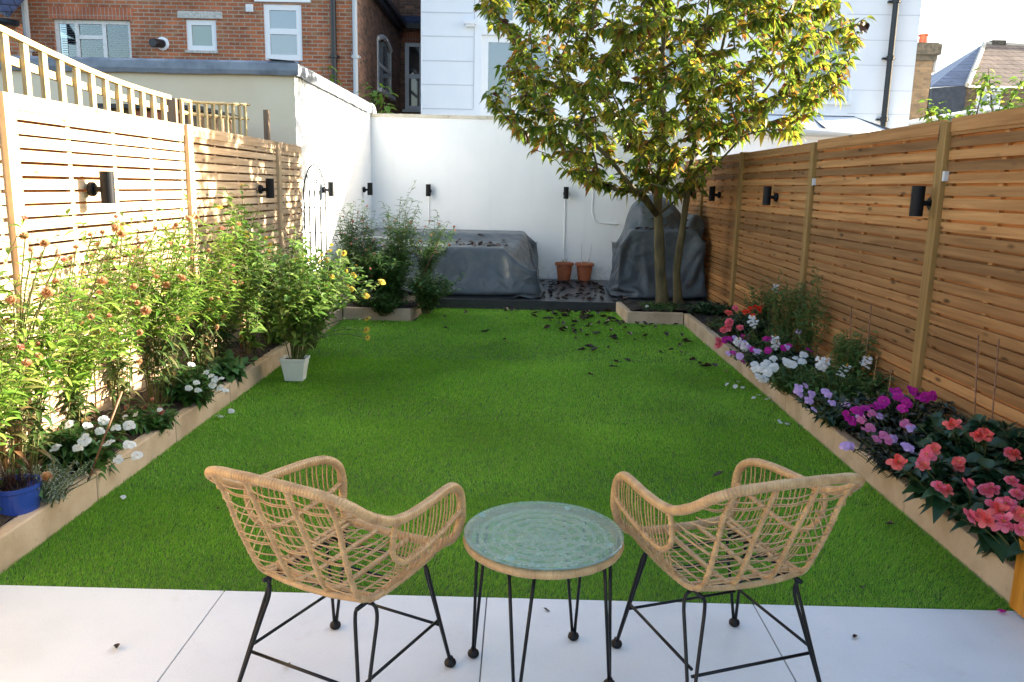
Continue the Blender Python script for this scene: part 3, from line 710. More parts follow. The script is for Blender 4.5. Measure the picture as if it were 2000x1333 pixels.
def clearglass():
    m, t, b, o = nt('clear_window_glass'); gl = N(t, 'ShaderNodeBsdfGlossy'); gl.inputs['Roughness'].default_value = .03; tr = N(t, 'ShaderNodeBsdfTransparent')
    tr.inputs[0].default_value = (.75, .82, .85, 1); mx = N(t, 'ShaderNodeMixShader'); fr = N(t, 'ShaderNodeFresnel'); fr.inputs[0].default_value = 1.9
    t.links.new(fr.outputs[0], mx.inputs[0]); t.links.new(tr.outputs[0], mx.inputs[1]); t.links.new(gl.outputs[0], mx.inputs[2]); t.links.new(mx.outputs[0], o.inputs[0]); return m
M['glassclear'] = clearglass()
brick_house()
def far_left_roof():
    y = 16.2; r = thing('neighbour_wing', 'dark slate roof and orange brick gable at the far left edge', 'house', (-11, y, 0))
    a = W(-60, -20, y=y); b = W(38, 0, y=y); e = W(36, 42, y=y)
    m = MB(); m.prism([(a.x, y, W(0, 44, y=y).z+.5), (e.x, y-.3, e.z), (e.x, y+3, e.z+2.6), (a.x, y+3, e.z+2.6)], (0, 0, .06)); build(m, 'slate_roof', 'slate', r)
    m = MB(); m.box(a.x-2, e.x-.05, y, y+.2, 0, e.z-.02); build(m, 'wall', 'brick', r)
    m = MB(); m.tube([(a.x, y-.1, e.z+.06), (e.x+.05, y-.1, e.z-.06)], .06, 8); build(m, 'gutter', 'blackpipe', r)
far_left_roof()
HY = 17.6
def white_house():
    y = HY; xl, xr = W(822, 110, y=y).x, W(1789, 110, y=y).x
    r = thing('white_house', 'tall white rendered house with large windows behind the tree', 'house', (xl, y, 0))
    holes = [rect(941, 68, 1082, 236, y), rect(934, -70, 1082, 55, y), rect(1236, 66, 1340, 178, y), rect(1545, 36, 1656, 199, y)]
    m = MB(); wallholes(m, xl, xr, 0, 10.5, y, .16, holes); m.quad([(xl, y, 0), (xl, y, 10.5), (xl, y+7, 10.5), (xl, y+7, 0)]); m.quad([(xr, y, 0), (xr, y+7, 0), (xr, y+7, 10.5), (xr, y, 10.5)])
    build(m, 'wall', 'whitehouse', r)
    win(r, *holes[0], y, cols=(64, 77), fw=.14, gm='glassblue', back=.05); win(r, *holes[1], y, cols=(1, 1), fw=.14, gm='glassblue', back=.05)
    win(r, *holes[2], y, cols=(1, 1), fw=.08, gm='glassblue', back=.05, sill='upvc'); win(r, *holes[3], y, cols=(1,), fw=.07, gm='glassblue', back=.09, sill='upvc')
    # ruled courses: recessed joints drawn as fine raised beads
    m = MB()
    for py in (24, 70.5, 118.5, 165, 212):
        a = W(824, py, y=y); b = W(924, py, y=y); m.box(a.x, b.x, y-.008, y-.0005, a.z-.009, a.z+.009)
    build(m, 'rendered_joint', 'jointgrey', r); m = MB()
    for py in (28, 78, 127, 176, 222):
        a = W(1655, py, y=y); m.box(a.x, xr, y-.006, y-.0005, a.z-.006, a.z+.006)
    build(m, 'rendered_joint', 'jointgrey', r); m = MB()
    a = W(926, 100, y=y); m.box(a.x-.01, a.x+.01, y-.010, y-.0005, 3.2, 9)
    build(m, 'rendered_joint', 'jointgrey', r)
    c = rect(907, 40, 930, 49, y); m = MB(); m.box(c[0], c[1], y-.12, y-.0002, c[2], c[3]); m.box(c[0]+.03, c[1]-.03, y-.09, y-.0004, c[2]-.05, c[2]-.001); build(m, 'corbel', 'whitehouse', r)
    m = MB(); a = W(1748, 0, y=y); rad = .062
    m.tube([(a.x-.02, y-.12, 0), (a.x-.02, y-.12, 10.3)], rad, 10)
    for py in (5, 116, 235):
        z = W(1740, py, y=y).z; m.lathe([(rad, -.05), (rad+.02, -.04), (rad+.02, .04), (rad, .05)], (a.x-.02, y-.12, z), 10); m.box(a.x-.15, a.x+.1, y-.07, y-.003, z-.02, z+.02)
    build(m, 'downpipe', 'blackpipe', r)
M['jointgrey'] = mat('joint_shadow_paint', (.55, .58, .62), rough=.9)
white_house()
def chimney():
    y = 25; a = W(1779, 160, y=y); b = W(1826, 160, y=y); zt = W(1800, 84, y=y).z; zb = 0
    r = thing('chimney_stack', 'old brown brick chimney stack with corbelled sooty top beside the white house', 'chimney', ((a.x+b.x)/2, y, 0))
    m = MB(); m.box(a.x-.3, b.x-.12, y, y+.8, zb, zt-.5)
    zz = W(1800, 150, y=y).z; m.prism([(b.x-.12, y, 0), (b.x-.12, y, zz), (b.x-.3, y, 0)], (0, .8, 0)) ; build(m, 'stack', 'stock', r)
    m = MB(); m.box(a.x-.35, b.x-.04, y-.06, y+.86, zt-.5, zt-.34); m.box(a.x-.4, b.x+.04, y-.12, y+.92, zt-.34, zt-.04); m.box(a.x-.34, b.x-.02, y-.06, y+.86, zt-.04, zt); build(m, 'cap', 'sooty', r)
    m = MB(); m.obox((b.x+.02, y+.35, zt-.62), (.05, 0, 0), (0, .2, 0), (0, 0, .18)); build(m, 'vent_box', 'greypipe', r, bevel=.03)
    for dx in (.12, .42):
        m = MB(); m.lathe([(.10, 0), (.13, .02), (.115, .22), (.14, .25), (.14, .29), (.1, .29)], (a.x+dx-.05, y+.3, zt), 14); build(m, 'chimney_pot', 'redpot', r, smooth=False)
M['sooty'] = mat('sooty_brick', (.06, .055, .045), (.13, .11, .08), rough=.9, scale=9)
chimney()
def slate_house():
    y = 31; ap = W(1923, 85, y=y+3.0)
    r = thing('slate_roofed_house', 'far house with blue slate hip, tan tiled slope and dark mansard, right edge', 'house', (ap.x, y, 0))
    hl = W(1888, 167, y=y); l = W(1812, 152, y=y+3); ll = W(1816, 172, y=y)
    right = W(2070, 92, y=y+3.0); rb = W(2080, 171, y=y)
    m = MB(); m.prism([tuple(ap), tuple(hl), tuple(ll), tuple(l)], (0, .05, .0)); build(m, 'slate_slope', 'slate2', r)
    m = MB(); m.prism([tuple(ap+V3(0, 0, .01)), tuple(right), tuple(rb), tuple(hl)], (0, .05, .0)); build(m, 'tiled_slope', 'tile', r)
    m = MB(); m.tube([ap, hl+V3(0, -.05, 0)], .09, 6); m.tube([ap, right], .08, 6); build(m, 'ridge_tiles', 'coping', r)
    b0, b1 = W(1814, 236, y=y), W(1884, 236, y=y)
    m = MB(); m.prism([tuple(ll+V3(.1, .02, 0)), tuple(hl+V3(0, .02, 0)), (hl.x, y-.3, 0), (b0.x, y-.3, 0)], (0, .3, 0)); build(m, 'mansard', 'sooty2', r)
    m = MB(); m.box(hl.x+.02, rb.x, y+.1, y+.4, 0, hl.z-.05); build(m, 'wall', 'stock', r)
    f = rect(1925, 172, 1950, 180, y); m = MB(); m.box(f[0], f[1]+.1, y-.3, y+.09, f[2], f[3]); build(m, 'fascia', 'upvc', r)
    wq = rect(1908, 180, 1950, 212, y); win(r, wq[0], wq[1], wq[2], wq[3], y-.1, cols=(1, 1), fw=.1, gm='glassblue', back=.04)
    m = MB(); m.box(W(1950, 90, y=y+3).x-.3, W(1962, 90, y=y+3).x, y+2.9, y+3.3, ap.z-.1, ap.z+.12); build(m, 'ridge_vent', 'sooty', r)
M['sooty2'] = mat('dark_mansard_slate', (.035, .04, .05), (.07, .075, .09), rough=.6, scale=4)
slate_house()
def conservatory():
    y = 15.6; a = W(1500, 262, y=y); b = W(1742, 257, y=y); zg = W(1640, 257, y=y).z
    r = thing('conservatory', 'white conservatory with pale glazed roof and dark rafters beyond the right fence', 'conservatory', ((a.x+b.x)/2, y, 0))
    xl = W(1330, 270, y=y).x; xr = b.x+.05
    m = MB(); m.box(xl, xr, y+.12, y+2.0, 0, zg-.12); build(m, 'wall', 'whitehouse', r)
    m = MB(); m.tube([(xl, y+.0, zg-.03), (xr+.05, y+.0, zg-.03)], .07, 10); build(m, 'gutter', 'greypipe', r, smooth=True)
    m = MB(); m.box(xl, xr, y+.04, y+.12, zg-.13, zg); build(m, 'fascia', 'upvc', r)
    rg = W(1612, 217, y=y+1.7); t1 = W(1662, 232, y=y+.9); yl = y+.1
    zr = W(1640, 231, y=y+1.7).z; rl = V3(W(1560, 228, y=y+1.7).x, y+1.7, zr); rr = V3(W(1668, 232, y=y+1.7).x, y+1.7, zr)
    rl = V3(xl+.8, y+1.7, zr)
    m = MB(); m.prism([(xl, yl, zg), (xr, yl, zg), tuple(rr), tuple(rl)], (0, 0, .03)); build(m, 'glazed_roof', 'roofglass', r)
    m = MB(); m.tube([rl, rr], .045, 6); m.tube([rr, (xr, yl, zg+.03)], .035, 6); m.tube([rl, (xl, yl, zg+.03)], .035, 6); m.tube([(W(1582, 245, y=y+1).x, yl, zg+.03), (W(1582, 232, y=y+1.7).x, y+1.7, zr)], .03, 6); build(m, 'rafter', 'blackpipe', r)
    # dark upper lean-to roof behind it
    m = MB(); p = [W(1600, 216, y=y+2.0), W(1662, 233, y=y+2.0), W(1520, 233, y=y+2.0), W(1470, 236, y=y+2.0)]
    m.prism([tuple(W(1608, 217, y=y+2.05)), tuple(W(1665, 233, y=y+2.05)), tuple(W(1665, 262, y=y+2.05)), tuple(W(1480, 262, y=y+2.05)), tuple(W(1480, 240, y=y+2.05))], (0, .1, 0)); build(m, 'upper_roof', 'lead', r)
M['roofglass'] = mat('pale_roof_glazing', (.72, .76, .80), rough=.25)
conservatory()
def flat_roof():
    y = 20; r = thing('flat_roof_building', 'low dark flat roof with a capped flue and pale parapet rail behind the right fence', 'building', (10, y, 0))
    a, b = W(1738, 243, y=y), W(2100, 243, y=y); m = MB(); m.box(a.x, b.x, y, y+3, 0, a.z); build(m, 'wall', 'sooty', r)
    m = MB(); m.tube([W(1762, 243, y=y-.2), W(1880, 222, y=y-.2), W(1960, 212, y=y-.2)], .06, 8); build(m, 'parapet_rail', 'greypipe', r)
    m = MB(); c = W(1760, 249, y=y-.3); m.lathe([(.09, 0), (.09, .12), (.15, .12), (.15, .16), (.1, .17), (.1, .2), (.14, .21), (.12, .27), (.0, .28)], c, 16); build(m, 'capped_flue', 'blackpipe', r)
    c = W(1711, 243, y=y-2.0); m = MB(); m.lathe([(.08, -.1), (.08, .03), (.11, .04), (.06, .08), (0, .085)], c, 12); build(m, 'small_cowl', 'blackpipe', r)
flat_roof()
# ------------------------------------------------------------------ wall lights, cables, pots
def wall_light(p, out, label, grp='black up-and-down wall lights'):
    out = Vector(out).normalized(); p = Vector(p); side = V3(0, 0, 1).cross(out)
    r = thing('wall_light', label, 'wall light', p, grp)
    m = MB(); m.lathe([(0, 0), (.043, 0), (.043, .022), (.036, .03), (0, .03)], p-V3(0, 0, .012), 20, 0, (side, V3(0, 0, 1), out)); build(m, 'mount', 'fitting', r, smooth=False)
    m = MB(); m.tube([p-V3(0, 0, .012)+out*.02, p-V3(0, 0, .012)+out*.075], .017, 12); build(m, 'arm', 'fitting', r)
    c = p+out*.105; m = MB(); m.lathe([(0, -.088), (.034, -.088), (.034, -.095), (.040, -.095), (.040, .095), (.034, .095), (.034, .088), (0, .088)], c, 24)
    b = build(m, 'lamp_body', 'fitting', r)
    m = MB(); m.lathe([(0, .0885), (.033, .0885), (.033, .0895), (0, .0895)], c, 16); m.lathe([(0, -.0895), (.033, -.0895), (.033, -.0885), (0, -.0885)], c, 16); build(m, 'lens', 'glassdark', b)
wall_light((-2.588, W(176, 367, x=-2.588).y, 1.545), (1, 0, 0), 'black wall light on the left fence, nearest, in full sun')
wall_light((-2.588, 8.05, 1.535), (1, 0, 0), 'black wall light on the left fence among the dappled slats')
def on_side(y, z=1.52): t = (y-9.76)/(13.28-9.76); return V3(EX0+(EX1-EX0)*t+.006, y, z)
sd = V3(13.28-9.76, -(EX1-EX0), 0).normalized()
wall_light(on_side(10.72), sd, 'black wall light on the white side wall beside the wire arch')
wall_light(on_side(12.75), sd, 'black wall light on the white side wall near its far corner')
wall_light(W(838, 372, y=13.28), (0, -1, 0), 'black wall light on the far white wall above the covered sofa')
wall_light(W(1105, 377, y=13.28), (0, -1, 0), 'black wall light on the far white wall above the terracotta pots')
for py_, yy, lab in ((386, 5.20, 'black wall light on the right fence, largest and nearest, beside a post'), (381, 8.38, 'black wall light on the right fence, second from the front'), (379, 10.80, 'black wall light on the right fence, farthest, under the tree')):
    wall_light((2.608, yy, 1.565), (-1, 0, 0), lab)
def cable(label, pts, clips, y=13.27):
    P = [W(a, b, y=y) for a, b in pts]; r = thing('cable_conduit', label, 'cable', P[0])
    m = MB(); m.tube(resample(sm(P, 6), .03), .009, 8); build(m, 'conduit', 'conduit', r, smooth=True)
    for a, b in clips: m = MB(); c = W(a, b, y=y); m.box(c.x-.018, c.x+.018, y-.014, y+.01, c.z-.014, c.z+.014); build(m, 'clip', 'conduit', r)
cable('straight white cable running down the far wall to the terracotta pots', [(1103.5, 388), (1102.5, 440), (1101, 520)], [(1103, 418), (1102, 462), (1101, 486)])
cable('short white cable dropping from the light behind the sofa cover', [(838, 384), (838, 410), (837.5, 450)], [(838, 425)])
cable('white cable curving to the right towards the covered barbecue', [(1159, 330), (1158, 380), (1157, 412), (1162, 430), (1176, 436), (1208, 438)], [(1157.5, 412), (1200, 438)])
def pot_things(c, label, canes):
    r = thing('terracotta_pot', label, 'pot', c, 'terracotta pots by the far wall')
    m = MB(); m.lathe([(0, 0), (.095, 0), (.10, .01), (.128, .225), (.125, .24), (.152, .25), (.155, .275), (.152, .292), (.138, .292), (.132, .27), (.10, .24)], c, 36); build(m, 'pot', 'terracotta', r, smooth=False)
    m = MB(); m.lathe([(0, .272), (.13, .268)], c, 24); build(m, 'pot_soil', 'soil', r)
    for k in range(4): pass
    m = MB()
    for k in range(9):
        a, q = U(0, 2*PI), U(.01, .07); p = c+V3(math.cos(a)*q, math.sin(a)*q, .265); m.tube([p, p+V3(U(-.03, .03), U(-.03, .03), U(.04, .1))], .003, 4)
    build(m, 'dead_stem', 'drystem', r)
    for dx, tx in canes: m = MB(); m.tube([c+V3(dx, 0, .25), c+V3(tx, .02, .60)], .0045, 6); build(m, 'cane', 'greypipe', r)
pot_things(V3(.717, 13.08, DZ), 'left terracotta pot on the deck with dead stubble, no canes', [])
pot_things(V3(1.045, 13.08, DZ), 'right terracotta pot on the deck holding two thin canes', [(-.05, -.055), (.07, .11)])
# ------------------------------------------------------------------ fabric covers (draped once by a small cloth solver)
def drape(name, x0, x1, y0, y1, z0, z1, boxes, balls, step, seed, flare=.06, slack=1.03, steps=110, iters=14, topf=None, bend=.12):
    rg = np.random.default_rng(seed)
    nx, ny, nz = int((x1-x0)/step), int((y1-y0)/step), int((z1-z0)/step); idx = {}; V = []; F = []
    def vid(i, j, k):
        if (i, j, k) not in idx: idx[(i, j, k)] = len(V); V.append((x0+(x1-x0)*i/nx, y0+(y1-y0)*j/ny, z0+(z1-z0)*k/nz))
        return idx[(i, j, k)]
    for i in range(nx):
        for j in range(ny): F.append((vid(i, j, nz), vid(i+1, j, nz), vid(i+1, j+1, nz), vid(i, j+1, nz)))
    for k in range(nz):
        for i in range(nx):
            F.append((vid(i, 0, k), vid(i+1, 0, k), vid(i+1, 0, k+1), vid(i, 0, k+1))); F.append((vid(i+1, ny, k), vid(i, ny, k), vid(i, ny, k+1), vid(i+1, ny, k+1)))
        for j in range(ny):
            F.append((vid(0, j+1, k), vid(0, j, k), vid(0, j, k+1), vid(0, j+1, k+1))); F.append((vid(nx, j, k), vid(nx, j+1, k), vid(nx, j+1, k+1), vid(nx, j, k+1)))
    X = np.array(V); F = np.array(F)
    if topf: X[:, 2] = z0+(X[:, 2]-z0)/(z1-z0)*(np.array([topf(x, y) for x, y in X[:, :2]])-z0)
    E = np.concatenate([F[:, [0, 1]], F[:, [1, 2]], F[:, [2, 3]], F[:, [3, 0]], F[:, [0, 2]], F[:, [1, 3]]]); E = np.unique(np.sort(E, 1), axis=0)
    adj = {}
    for a, b, c, d in F:
        for p, q in ((a, b), (b, c), (c, d), (d, a)): adj.setdefault(p, set()).add(q); adj.setdefault(q, set()).add(p)
    # bending springs: opposite neighbours of a vertex
    B = []
    for v, ns in adj.items():
        ns = list(ns)
        for a in range(len(ns)):
            for b in range(a):
                if np.dot(X[ns[a]]-X[v], X[ns[b]]-X[v]) < -.5*step*step: B.append((ns[a], ns[b]))
    B = np.array(B); L = np.linalg.norm(X[E[:, 0]]-X[E[:, 1]], axis=1)*slack; LB = np.linalg.norm(X[B[:, 0]]-X[B[:, 1]], axis=1)*slack
    n = len(X); c = np.array([(x0+x1)/2, (y0+y1)/2, 0]); X[:, :2] += rg.normal(0, .007, (n, 2)); X[:, 2] += rg.normal(0, .004, n)
    low = 1-(X[:, 2]-z0)/(z1-z0); X[:, :2] += (X[:, :2]-c[:2])*low[:, None]*flare
    P = X.copy(); deg = np.bincount(E.ravel(), minlength=n)+1e-9; degB = np.bincount(B.ravel(), minlength=n)+1e-9
    def relax(X, E, L, deg, k, only=None):
        d = X[E[:, 1]]-X[E[:, 0]]; l = np.linalg.norm(d, axis=1)+1e-9; s = (l-L)/l*.5
        if only == 'push': s = np.minimum(s, 0)
        d = d*s[:, None]
        for a in range(3):
            X[:, a] += (np.bincount(E[:, 0], d[:, a], n)-np.bincount(E[:, 1], d[:, a], n))*k*1.6/deg*1.0 if False else (np.bincount(E[:, 0], d[:, a], n)-np.bincount(E[:, 1], d[:, a], n))*k/deg*2.2
    for st in range(steps):
        v = (X-P)*.965; P = X.copy(); X = X+v; X[:, 2] -= 9.8*.0035**1*.012*.5
        for it in range(iters):
            relax(X, E, L, deg, .9); 
            if it % 3 == 0: relax(X, B, LB, degB, bend)
            for (a0, a1, b0, b1, h) in boxes:
                ins = (X[:, 0] > a0) & (X[:, 0] < a1) & (X[:, 1] > b0) & (X[:, 1] < b1) & (X[:, 2] < h)
                if not ins.any(): continue
                Q = X[ins]; D = np.stack([Q[:, 0]-a0, a1-Q[:, 0], Q[:, 1]-b0, b1-Q[:, 1], h-Q[:, 2]], 1); j = D.argmin(1); k = np.arange(len(Q)); m = D[k, j]
                Q[j == 0, 0] -= m[j == 0]; Q[j == 1, 0] += m[j == 1]; Q[j == 2, 1] -= m[j == 2]; Q[j == 3, 1] += m[j == 3]; Q[j == 4, 2] += m[j == 4]; X[ins] = Q
            for (cx, cy, cz, rx, ry, rz) in balls:
                q = (X-[cx, cy, cz])/[rx, ry, rz]; l = np.linalg.norm(q, axis=1); m = l < 1; X[m] = [cx, cy, cz]+q[m]/l[m][:, None]*[rx, ry, rz]
            fl = X[:, 2] < z0+.006; X[fl, 2] = z0+.006
            X[fl, :2] = X[fl, :2]*.5+P[fl, :2]*.5
            X[:, 1] = np.minimum(X[:, 1], 13.24); X[:, 0] = np.clip(X[:, 0], -2.45, 2.58); X[:, 1] = np.maximum(X[:, 1], 10.66)
    me = fastmesh(name, X, F); me.polygons.foreach_set('use_smooth', np.ones(len(F), bool))
    S = [[idx[(i, 0, k)] for k in range(nz+1)]+[idx[(i, j, nz)] for j in range(1, ny+1)] for i in (0, nx, int(nx*.52))]+[[idx[(i, 0, 1)] for i in range(nx+1)]]
    return me, X, [[X[q] for q in c] for c in S]
def cover(name, label, cat, *a, **k):
    me, X, S = drape('cover', *a, **k); c = V3(float(X[:, 0].mean()), float(X[:, 1].mean()), DZ)
    me.transform(Matrix.Translation(-c)); me.materials.append(M['tarp']); o = link(name, me); o.location = c; tag(o, label, cat)
    s = o.modifiers.new('sub', 'SUBSURF'); s.levels = s.render_levels = 1
    for L in S: m = MB(); m.tube(sm([V3(*p) for p in L], 3), .0045, 5); build(m, 'seam', 'tarp', o, smooth=True)
    return X
def step(a, b, t): t = min(1, max(0, (t-a)/(b-a))); return t*t*(3-2*t)
def sofatop(x, y): return .82+.15*step(11.75, 12.2, y)-.03*step(-.3, .2, x)+.10*step(-1.7, -2.1, x)
SOFA = cover('covered_sofa', 'garden sofa hidden under a creased grey weather cover with dead leaves on top', 'covered sofa', -2.42, .20, 10.86, 12.98, DZ, 1.0,
      [(-2.32, -.20, 11.02, 12.1, .775), (-2.32, .08, 12.0, 12.9, .92), (-2.32, -.02, 11.6, 12.9, .79), (-2.32, -1.8, 11.1, 12.9, .88)], [], .05, 3, slack=1.05, topf=sofatop, bend=.06, flare=.07)
def bbqtop(x, y):
    d = math.hypot((x-1.90)/.42, (y-11.78)/.40); dome = 1.10+.47*math.sqrt(max(0, 1-min(1, d)**2.4))
    return max(dome, 1.10+.21*step(2.26, 2.33, x)*step(11.25, 11.42, y))
BBQ = cover('covered_barbecue', 'tall barbecue hidden under a creased grey cover behind the tree trunks', 'covered barbecue', 1.38, 2.54, 11.08, 12.25, DZ, 1.22,
      [(1.50, 2.46, 11.14, 12.15, 1.05), (2.34, 2.52, 11.40, 12.15, 1.27), (1.60, 2.18, 11.58, 12.02, 1.40)], [(1.90, 11.78, 1.05, .37, .34, .49)], .038, 5, slack=1.06, flare=.07, topf=bbqtop, bend=.05)
# ------------------------------------------------------------------ rattan chairs and table
def wrap(base, period=.0065, amp=.06, seed=0):
    # the wound cane: a shallow saw-tooth along the tube plus slow irregularity
    def f(i, t, L=[1]): return base
    return f
def wound(mb, P, r, n=10, closed=False, knots=0, step=.0017, taper=None):
    Q = resample(P, step, closed); s = 0; ph = U(0, 9); rad = []
    kn = [U(.9, 1.1) for _ in range(400)]
    for i in range(len(Q)):
        s = i*step; b = (s/.0105) % 1; q = 1+.17*math.sqrt(max(0, 1-(2*b-1)**2))*kn[int(s/.0105) % 400]-.11+.025*math.sin(s*61+ph)
        if knots: kk = (s/knots) % 1; q += .22*math.exp(-((kk-.5)/.10)**2)
        rad.append(r*q)
    mb.tube(Q, lambda i, t: rad[min(i, len(rad)-1)], n, closed)
def chair(name_label):
    r = thing('rattan_chair', name_label, 'armchair', (0, 0, 0), 'rattan armchairs either side of the small table')
    half = [(0, -.335, .802), (.10, -.332, .800), (.19, -.322, .792), (.25, -.29, .765), (.278, -.225, .715), (.285, -.14, .675), (.285, -.05, .662), (.280, .06, .660), (.268, .16, .658), (.256, .235, .645), (.250, .285, .610), (.248, .305, .56), (.246, .305, .505), (.235, .29, .455), (.20, .275, .425), (.12, .272, .415), (0, .272, .412)]
    rim = sm(half+[(-x, y, z) for x, y, z in half[-2:0:-1]], 6, True)
    m = MB(); wound(m, rim, .0148, 12, True); build(m, 'rim', 'rattan', r, smooth=True, local=True)
    def rib(u, top, ub):
        # back rail -> down the back -> under -> seat -> front bar
        P = [(u, top[0], top[1]), (u*.99, top[0]+.045, .70), (u*.96, -.245, .60), (u*.92, -.205, .50), (ub, -.172, .435), (ub, -.135, .408), (ub, -.07, .402), (ub, .06, .405), (ub, .17, .410), (ub, .265, .413)]
        return sm(P, 8)
    ribs = [rib(-.205, (-.322, .785), -.185), rib(-.073, (-.334, .80), -.066), rib(.073, (-.334, .80), .066), rib(.205, (-.322, .785), .185)]
    for P in ribs: m = MB(); wound(m, P, .0080, 9, knots=.036); build(m, 'rib', 'rattan', r, smooth=True, local=True)
    # side loops
    loops = []
    for s in (-1, 1):
        P = sm([(s*.284, -.12, .668), (s*.276, -.125, .61), (s*.266, -.11, .555), (s*.258, -.06, .512), (s*.254, 0, .497), (s*.254, .08, .502), (s*.252, .18, .515), (s*.250, .26, .530), (s*.249, .302, .545)], 8)
        loops.append(P); m = MB(); wound(m, P, .0084, 9, knots=.03); build(m, 'side_loop', 'rattan', r, smooth=True, local=True)
    # seat side rails and back bottom rail
    for s in (-1, 1):
        P = sm([(s*.185, -.17, .432), (s*.20, -.12, .408), (s*.205, 0, .405), (s*.205, .14, .411), (s*.200, .27, .425)], 6)
        m = MB(); wound(m, P, .0082, 8, knots=.03); build(m, 'seat_rail', 'rattan', r, smooth=True, local=True)
    m = MB(); wound(m, sm([(-.19, -.155, .418), (-.07, -.165, .410), (.07, -.165, .410), (.19, -.155, .418)], 6), .009, 8); wound(m, sm([(-.19, -.10, .405), (0, -.105, .40), (.19, -.10, .405)], 6), .0075, 8); build(m, 'back_seat_rail', 'rattan', r, smooth=True, local=True)
    # woven strands
    m = MB()
    def strand(pts, rr=.0031, k=5): m.tube(sm(pts, k), rr, 5, caps=False)
    def onrib(P, z):
        for a, b in zip(P, P[1:]):
            if a.z >= z >= b.z: return a.lerp(b, (a.z-z)/max(1e-6, a.z-b.z))
        return P[0]
    for k in range(10):
        z = .758-k*.034; q = [onrib(P, z) for P in ribs]; out = []
        for a, b in zip(q, q[1:]): pass
        sag = .003
        pts = [q[0]]
        for a, b in zip(q, q[1:]): mid = (a+b)/2+V3(0, -.008, -sag); pts += [mid, b]
        # wings to the side loop or the rim
        if z > .62: e = [V3(s*(.262-.01*abs(z-.7)), -.205-(z-.66)*.75, z-.0) for s in (-1, 1)]
        else:
            t = (z-.45)/.17; e = [V3(s*(.250+.02*t), -.10-.06*max(0, t)+.03, z+.045) for s in (-1, 1)]
        pts = [e[0], (e[0]+q[0])/2+V3(0, -.012, -.004)]+pts+[(e[1]+q[3])/2+V3(0, -.012, -.004), e[1]]
        d = V3(0, U(-.001, .001), U(-.004, .004)); strand([p+d for p in pts], .0022)
        if k in (1, 6): strand([p+V3(0, .002, .0055) for p in pts], .0022)
    for k in range(9):     # seat, side to side, carried up to the side loops
        y = -.06+.037*k; w_ = U(-.002, .002)
        lp = [min(P, key=lambda p: abs(p.y-y)) for P in loops]
        pts = [lp[0], V3(-.235, y+w_, .452), V3(-.205, y, .418)]+[V3(x, y+w_, .403-.006*(1-(x/.2)**2)+U(-.002, .002)) for x in (-.126, -.066, 0, .066, .126)]+[V3(.205, y, .418), V3(.235, y+w_, .452), lp[1]]
        strand(pts, .0022, 4)
    for u in (-.13, 0, .13):
        strand([(u, -.16, .413), (u*1.02, -.05, .397), (u, .08, .398), (u, .27, .412)], .0021)
    build(m, 'weave', 'rattan', r, smooth=True, local=True)
    m = MB()
    arm = sm(half, 10)
    for s, P in zip((-1, 1), loops):
        m = MB()
        A = [V3(p.x*s, p.y, p.z) for p in arm if p.z > .52 and p.y > -.13]
        for k in range(17):
            y = -.105+k*.0245; c = min(A, key=lambda p: abs(p.y-y)-(p.z*.5)); c = min([p for p in A if p.z > .575 or p.y > .295], key=lambda p: abs(p.y-min(y, .296))); y2 = min(y, .285)+(.018 if k < 6 else 0)*(1-k/6)
            l = min(P[10:] if k else P[6:], key=lambda p: abs(p.y-y2)); low = V3(s*.206, y2+.02, .415)
            m.tube(sm([c, (c+l)/2+V3(s*.006, 0, 0), l], 4), .0024, 5, caps=False)
            m.tube(sm([l, (l+low)/2+V3(s*.006, 0, -.008), low, V3(s*.15, y2+.03, .402)], 3), .0021, 5, caps=False)
        build(m, 'arm_strands', 'rattan', r, smooth=True, local=True)
    # black steel: seat frame, hairpin legs, stretchers, feet
    m = MB()
    for s in (-1, 1): m.tube([(s*.178, -.17, .392), (s*.178, .24, .398)], .0068, 8)
    m.tube([(-.178, -.10, .389), (.178, -.10, .389)], .0065, 8); m.tube([(-.178, .17, .392), (.178, .17, .392)], .0065, 8); m.tube([(-.178, .03, .390), (.178, .03, .390)], .0065, 8)
    build(m, 'seat_frame', 'black', r, smooth=True, local=True)
    LEGM = {}
    for sx, sy in ((-1, -1), (1, -1), (1, 1), (-1, 1)):
        F_ = V3(sx*.245, sy*.245, .016); top = V3(sx*.186, -.135 if sy < 0 else .19, .35); tn = V3(-sx*sy*1.0, 1.0, 0).normalized()*(.033) if sx*sy > 0 else V3(1, 1, 0).normalized()*.033
        m = MB()
        for q in (-1, 1):
            T = top+tn*q; J = V3(sx*.178, T.y, .390); v = J-T; v.z = 0
            P = [F_+tn*q*.10, F_.lerp(T, .45), F_.lerp(T, .8), F_.lerp(T, .95), T+v*.10+V3(0, 0, .016), T+v*.40+V3(0, 0, .033), J]
            m.tube(sm(P, 6), .0058, 8)
        lg = build(m, 'leg', 'black', r, smooth=True, local=True)
        m = MB(); m.lathe([(0, 0), (.014, .0), (.0195, .006), (.0205, .012), (.018, .020), (.010, .027), (.009, .034), (0, .036)], (F_.x, F_.y, .0), 18); build(m, 'foot', 'rubber', lg, smooth=True, local=True)
    def lp(sx, sy, z): F_ = V3(sx*.245, sy*.245, 0); T = V3(sx*.186, -.135 if sy < 0 else .19, .35); return F_.lerp(T, z/.35)
    for a, b, z in (((-1, -1), (1, -1), .155), ((1, -1), (1, 1), .175), ((1, 1), (-1, 1), .155), ((-1, 1), (-1, -1), .175)):
        m = MB(); m.tube([lp(*a, z), lp(*b, z)], .0052, 8); build(m, 'stretcher', 'black', r, smooth=True, local=True)
    return r
ch = chair('left rattan armchair with black hairpin legs, turned right towards the glass table')
ch.location = (-.534, 2.363, 0); ch.rotation_euler.z = R(-26.2)
c2 = copy_tree(ch); c2.location = (.687, 2.468, 0); c2.rotation_euler.z = R(19.7)
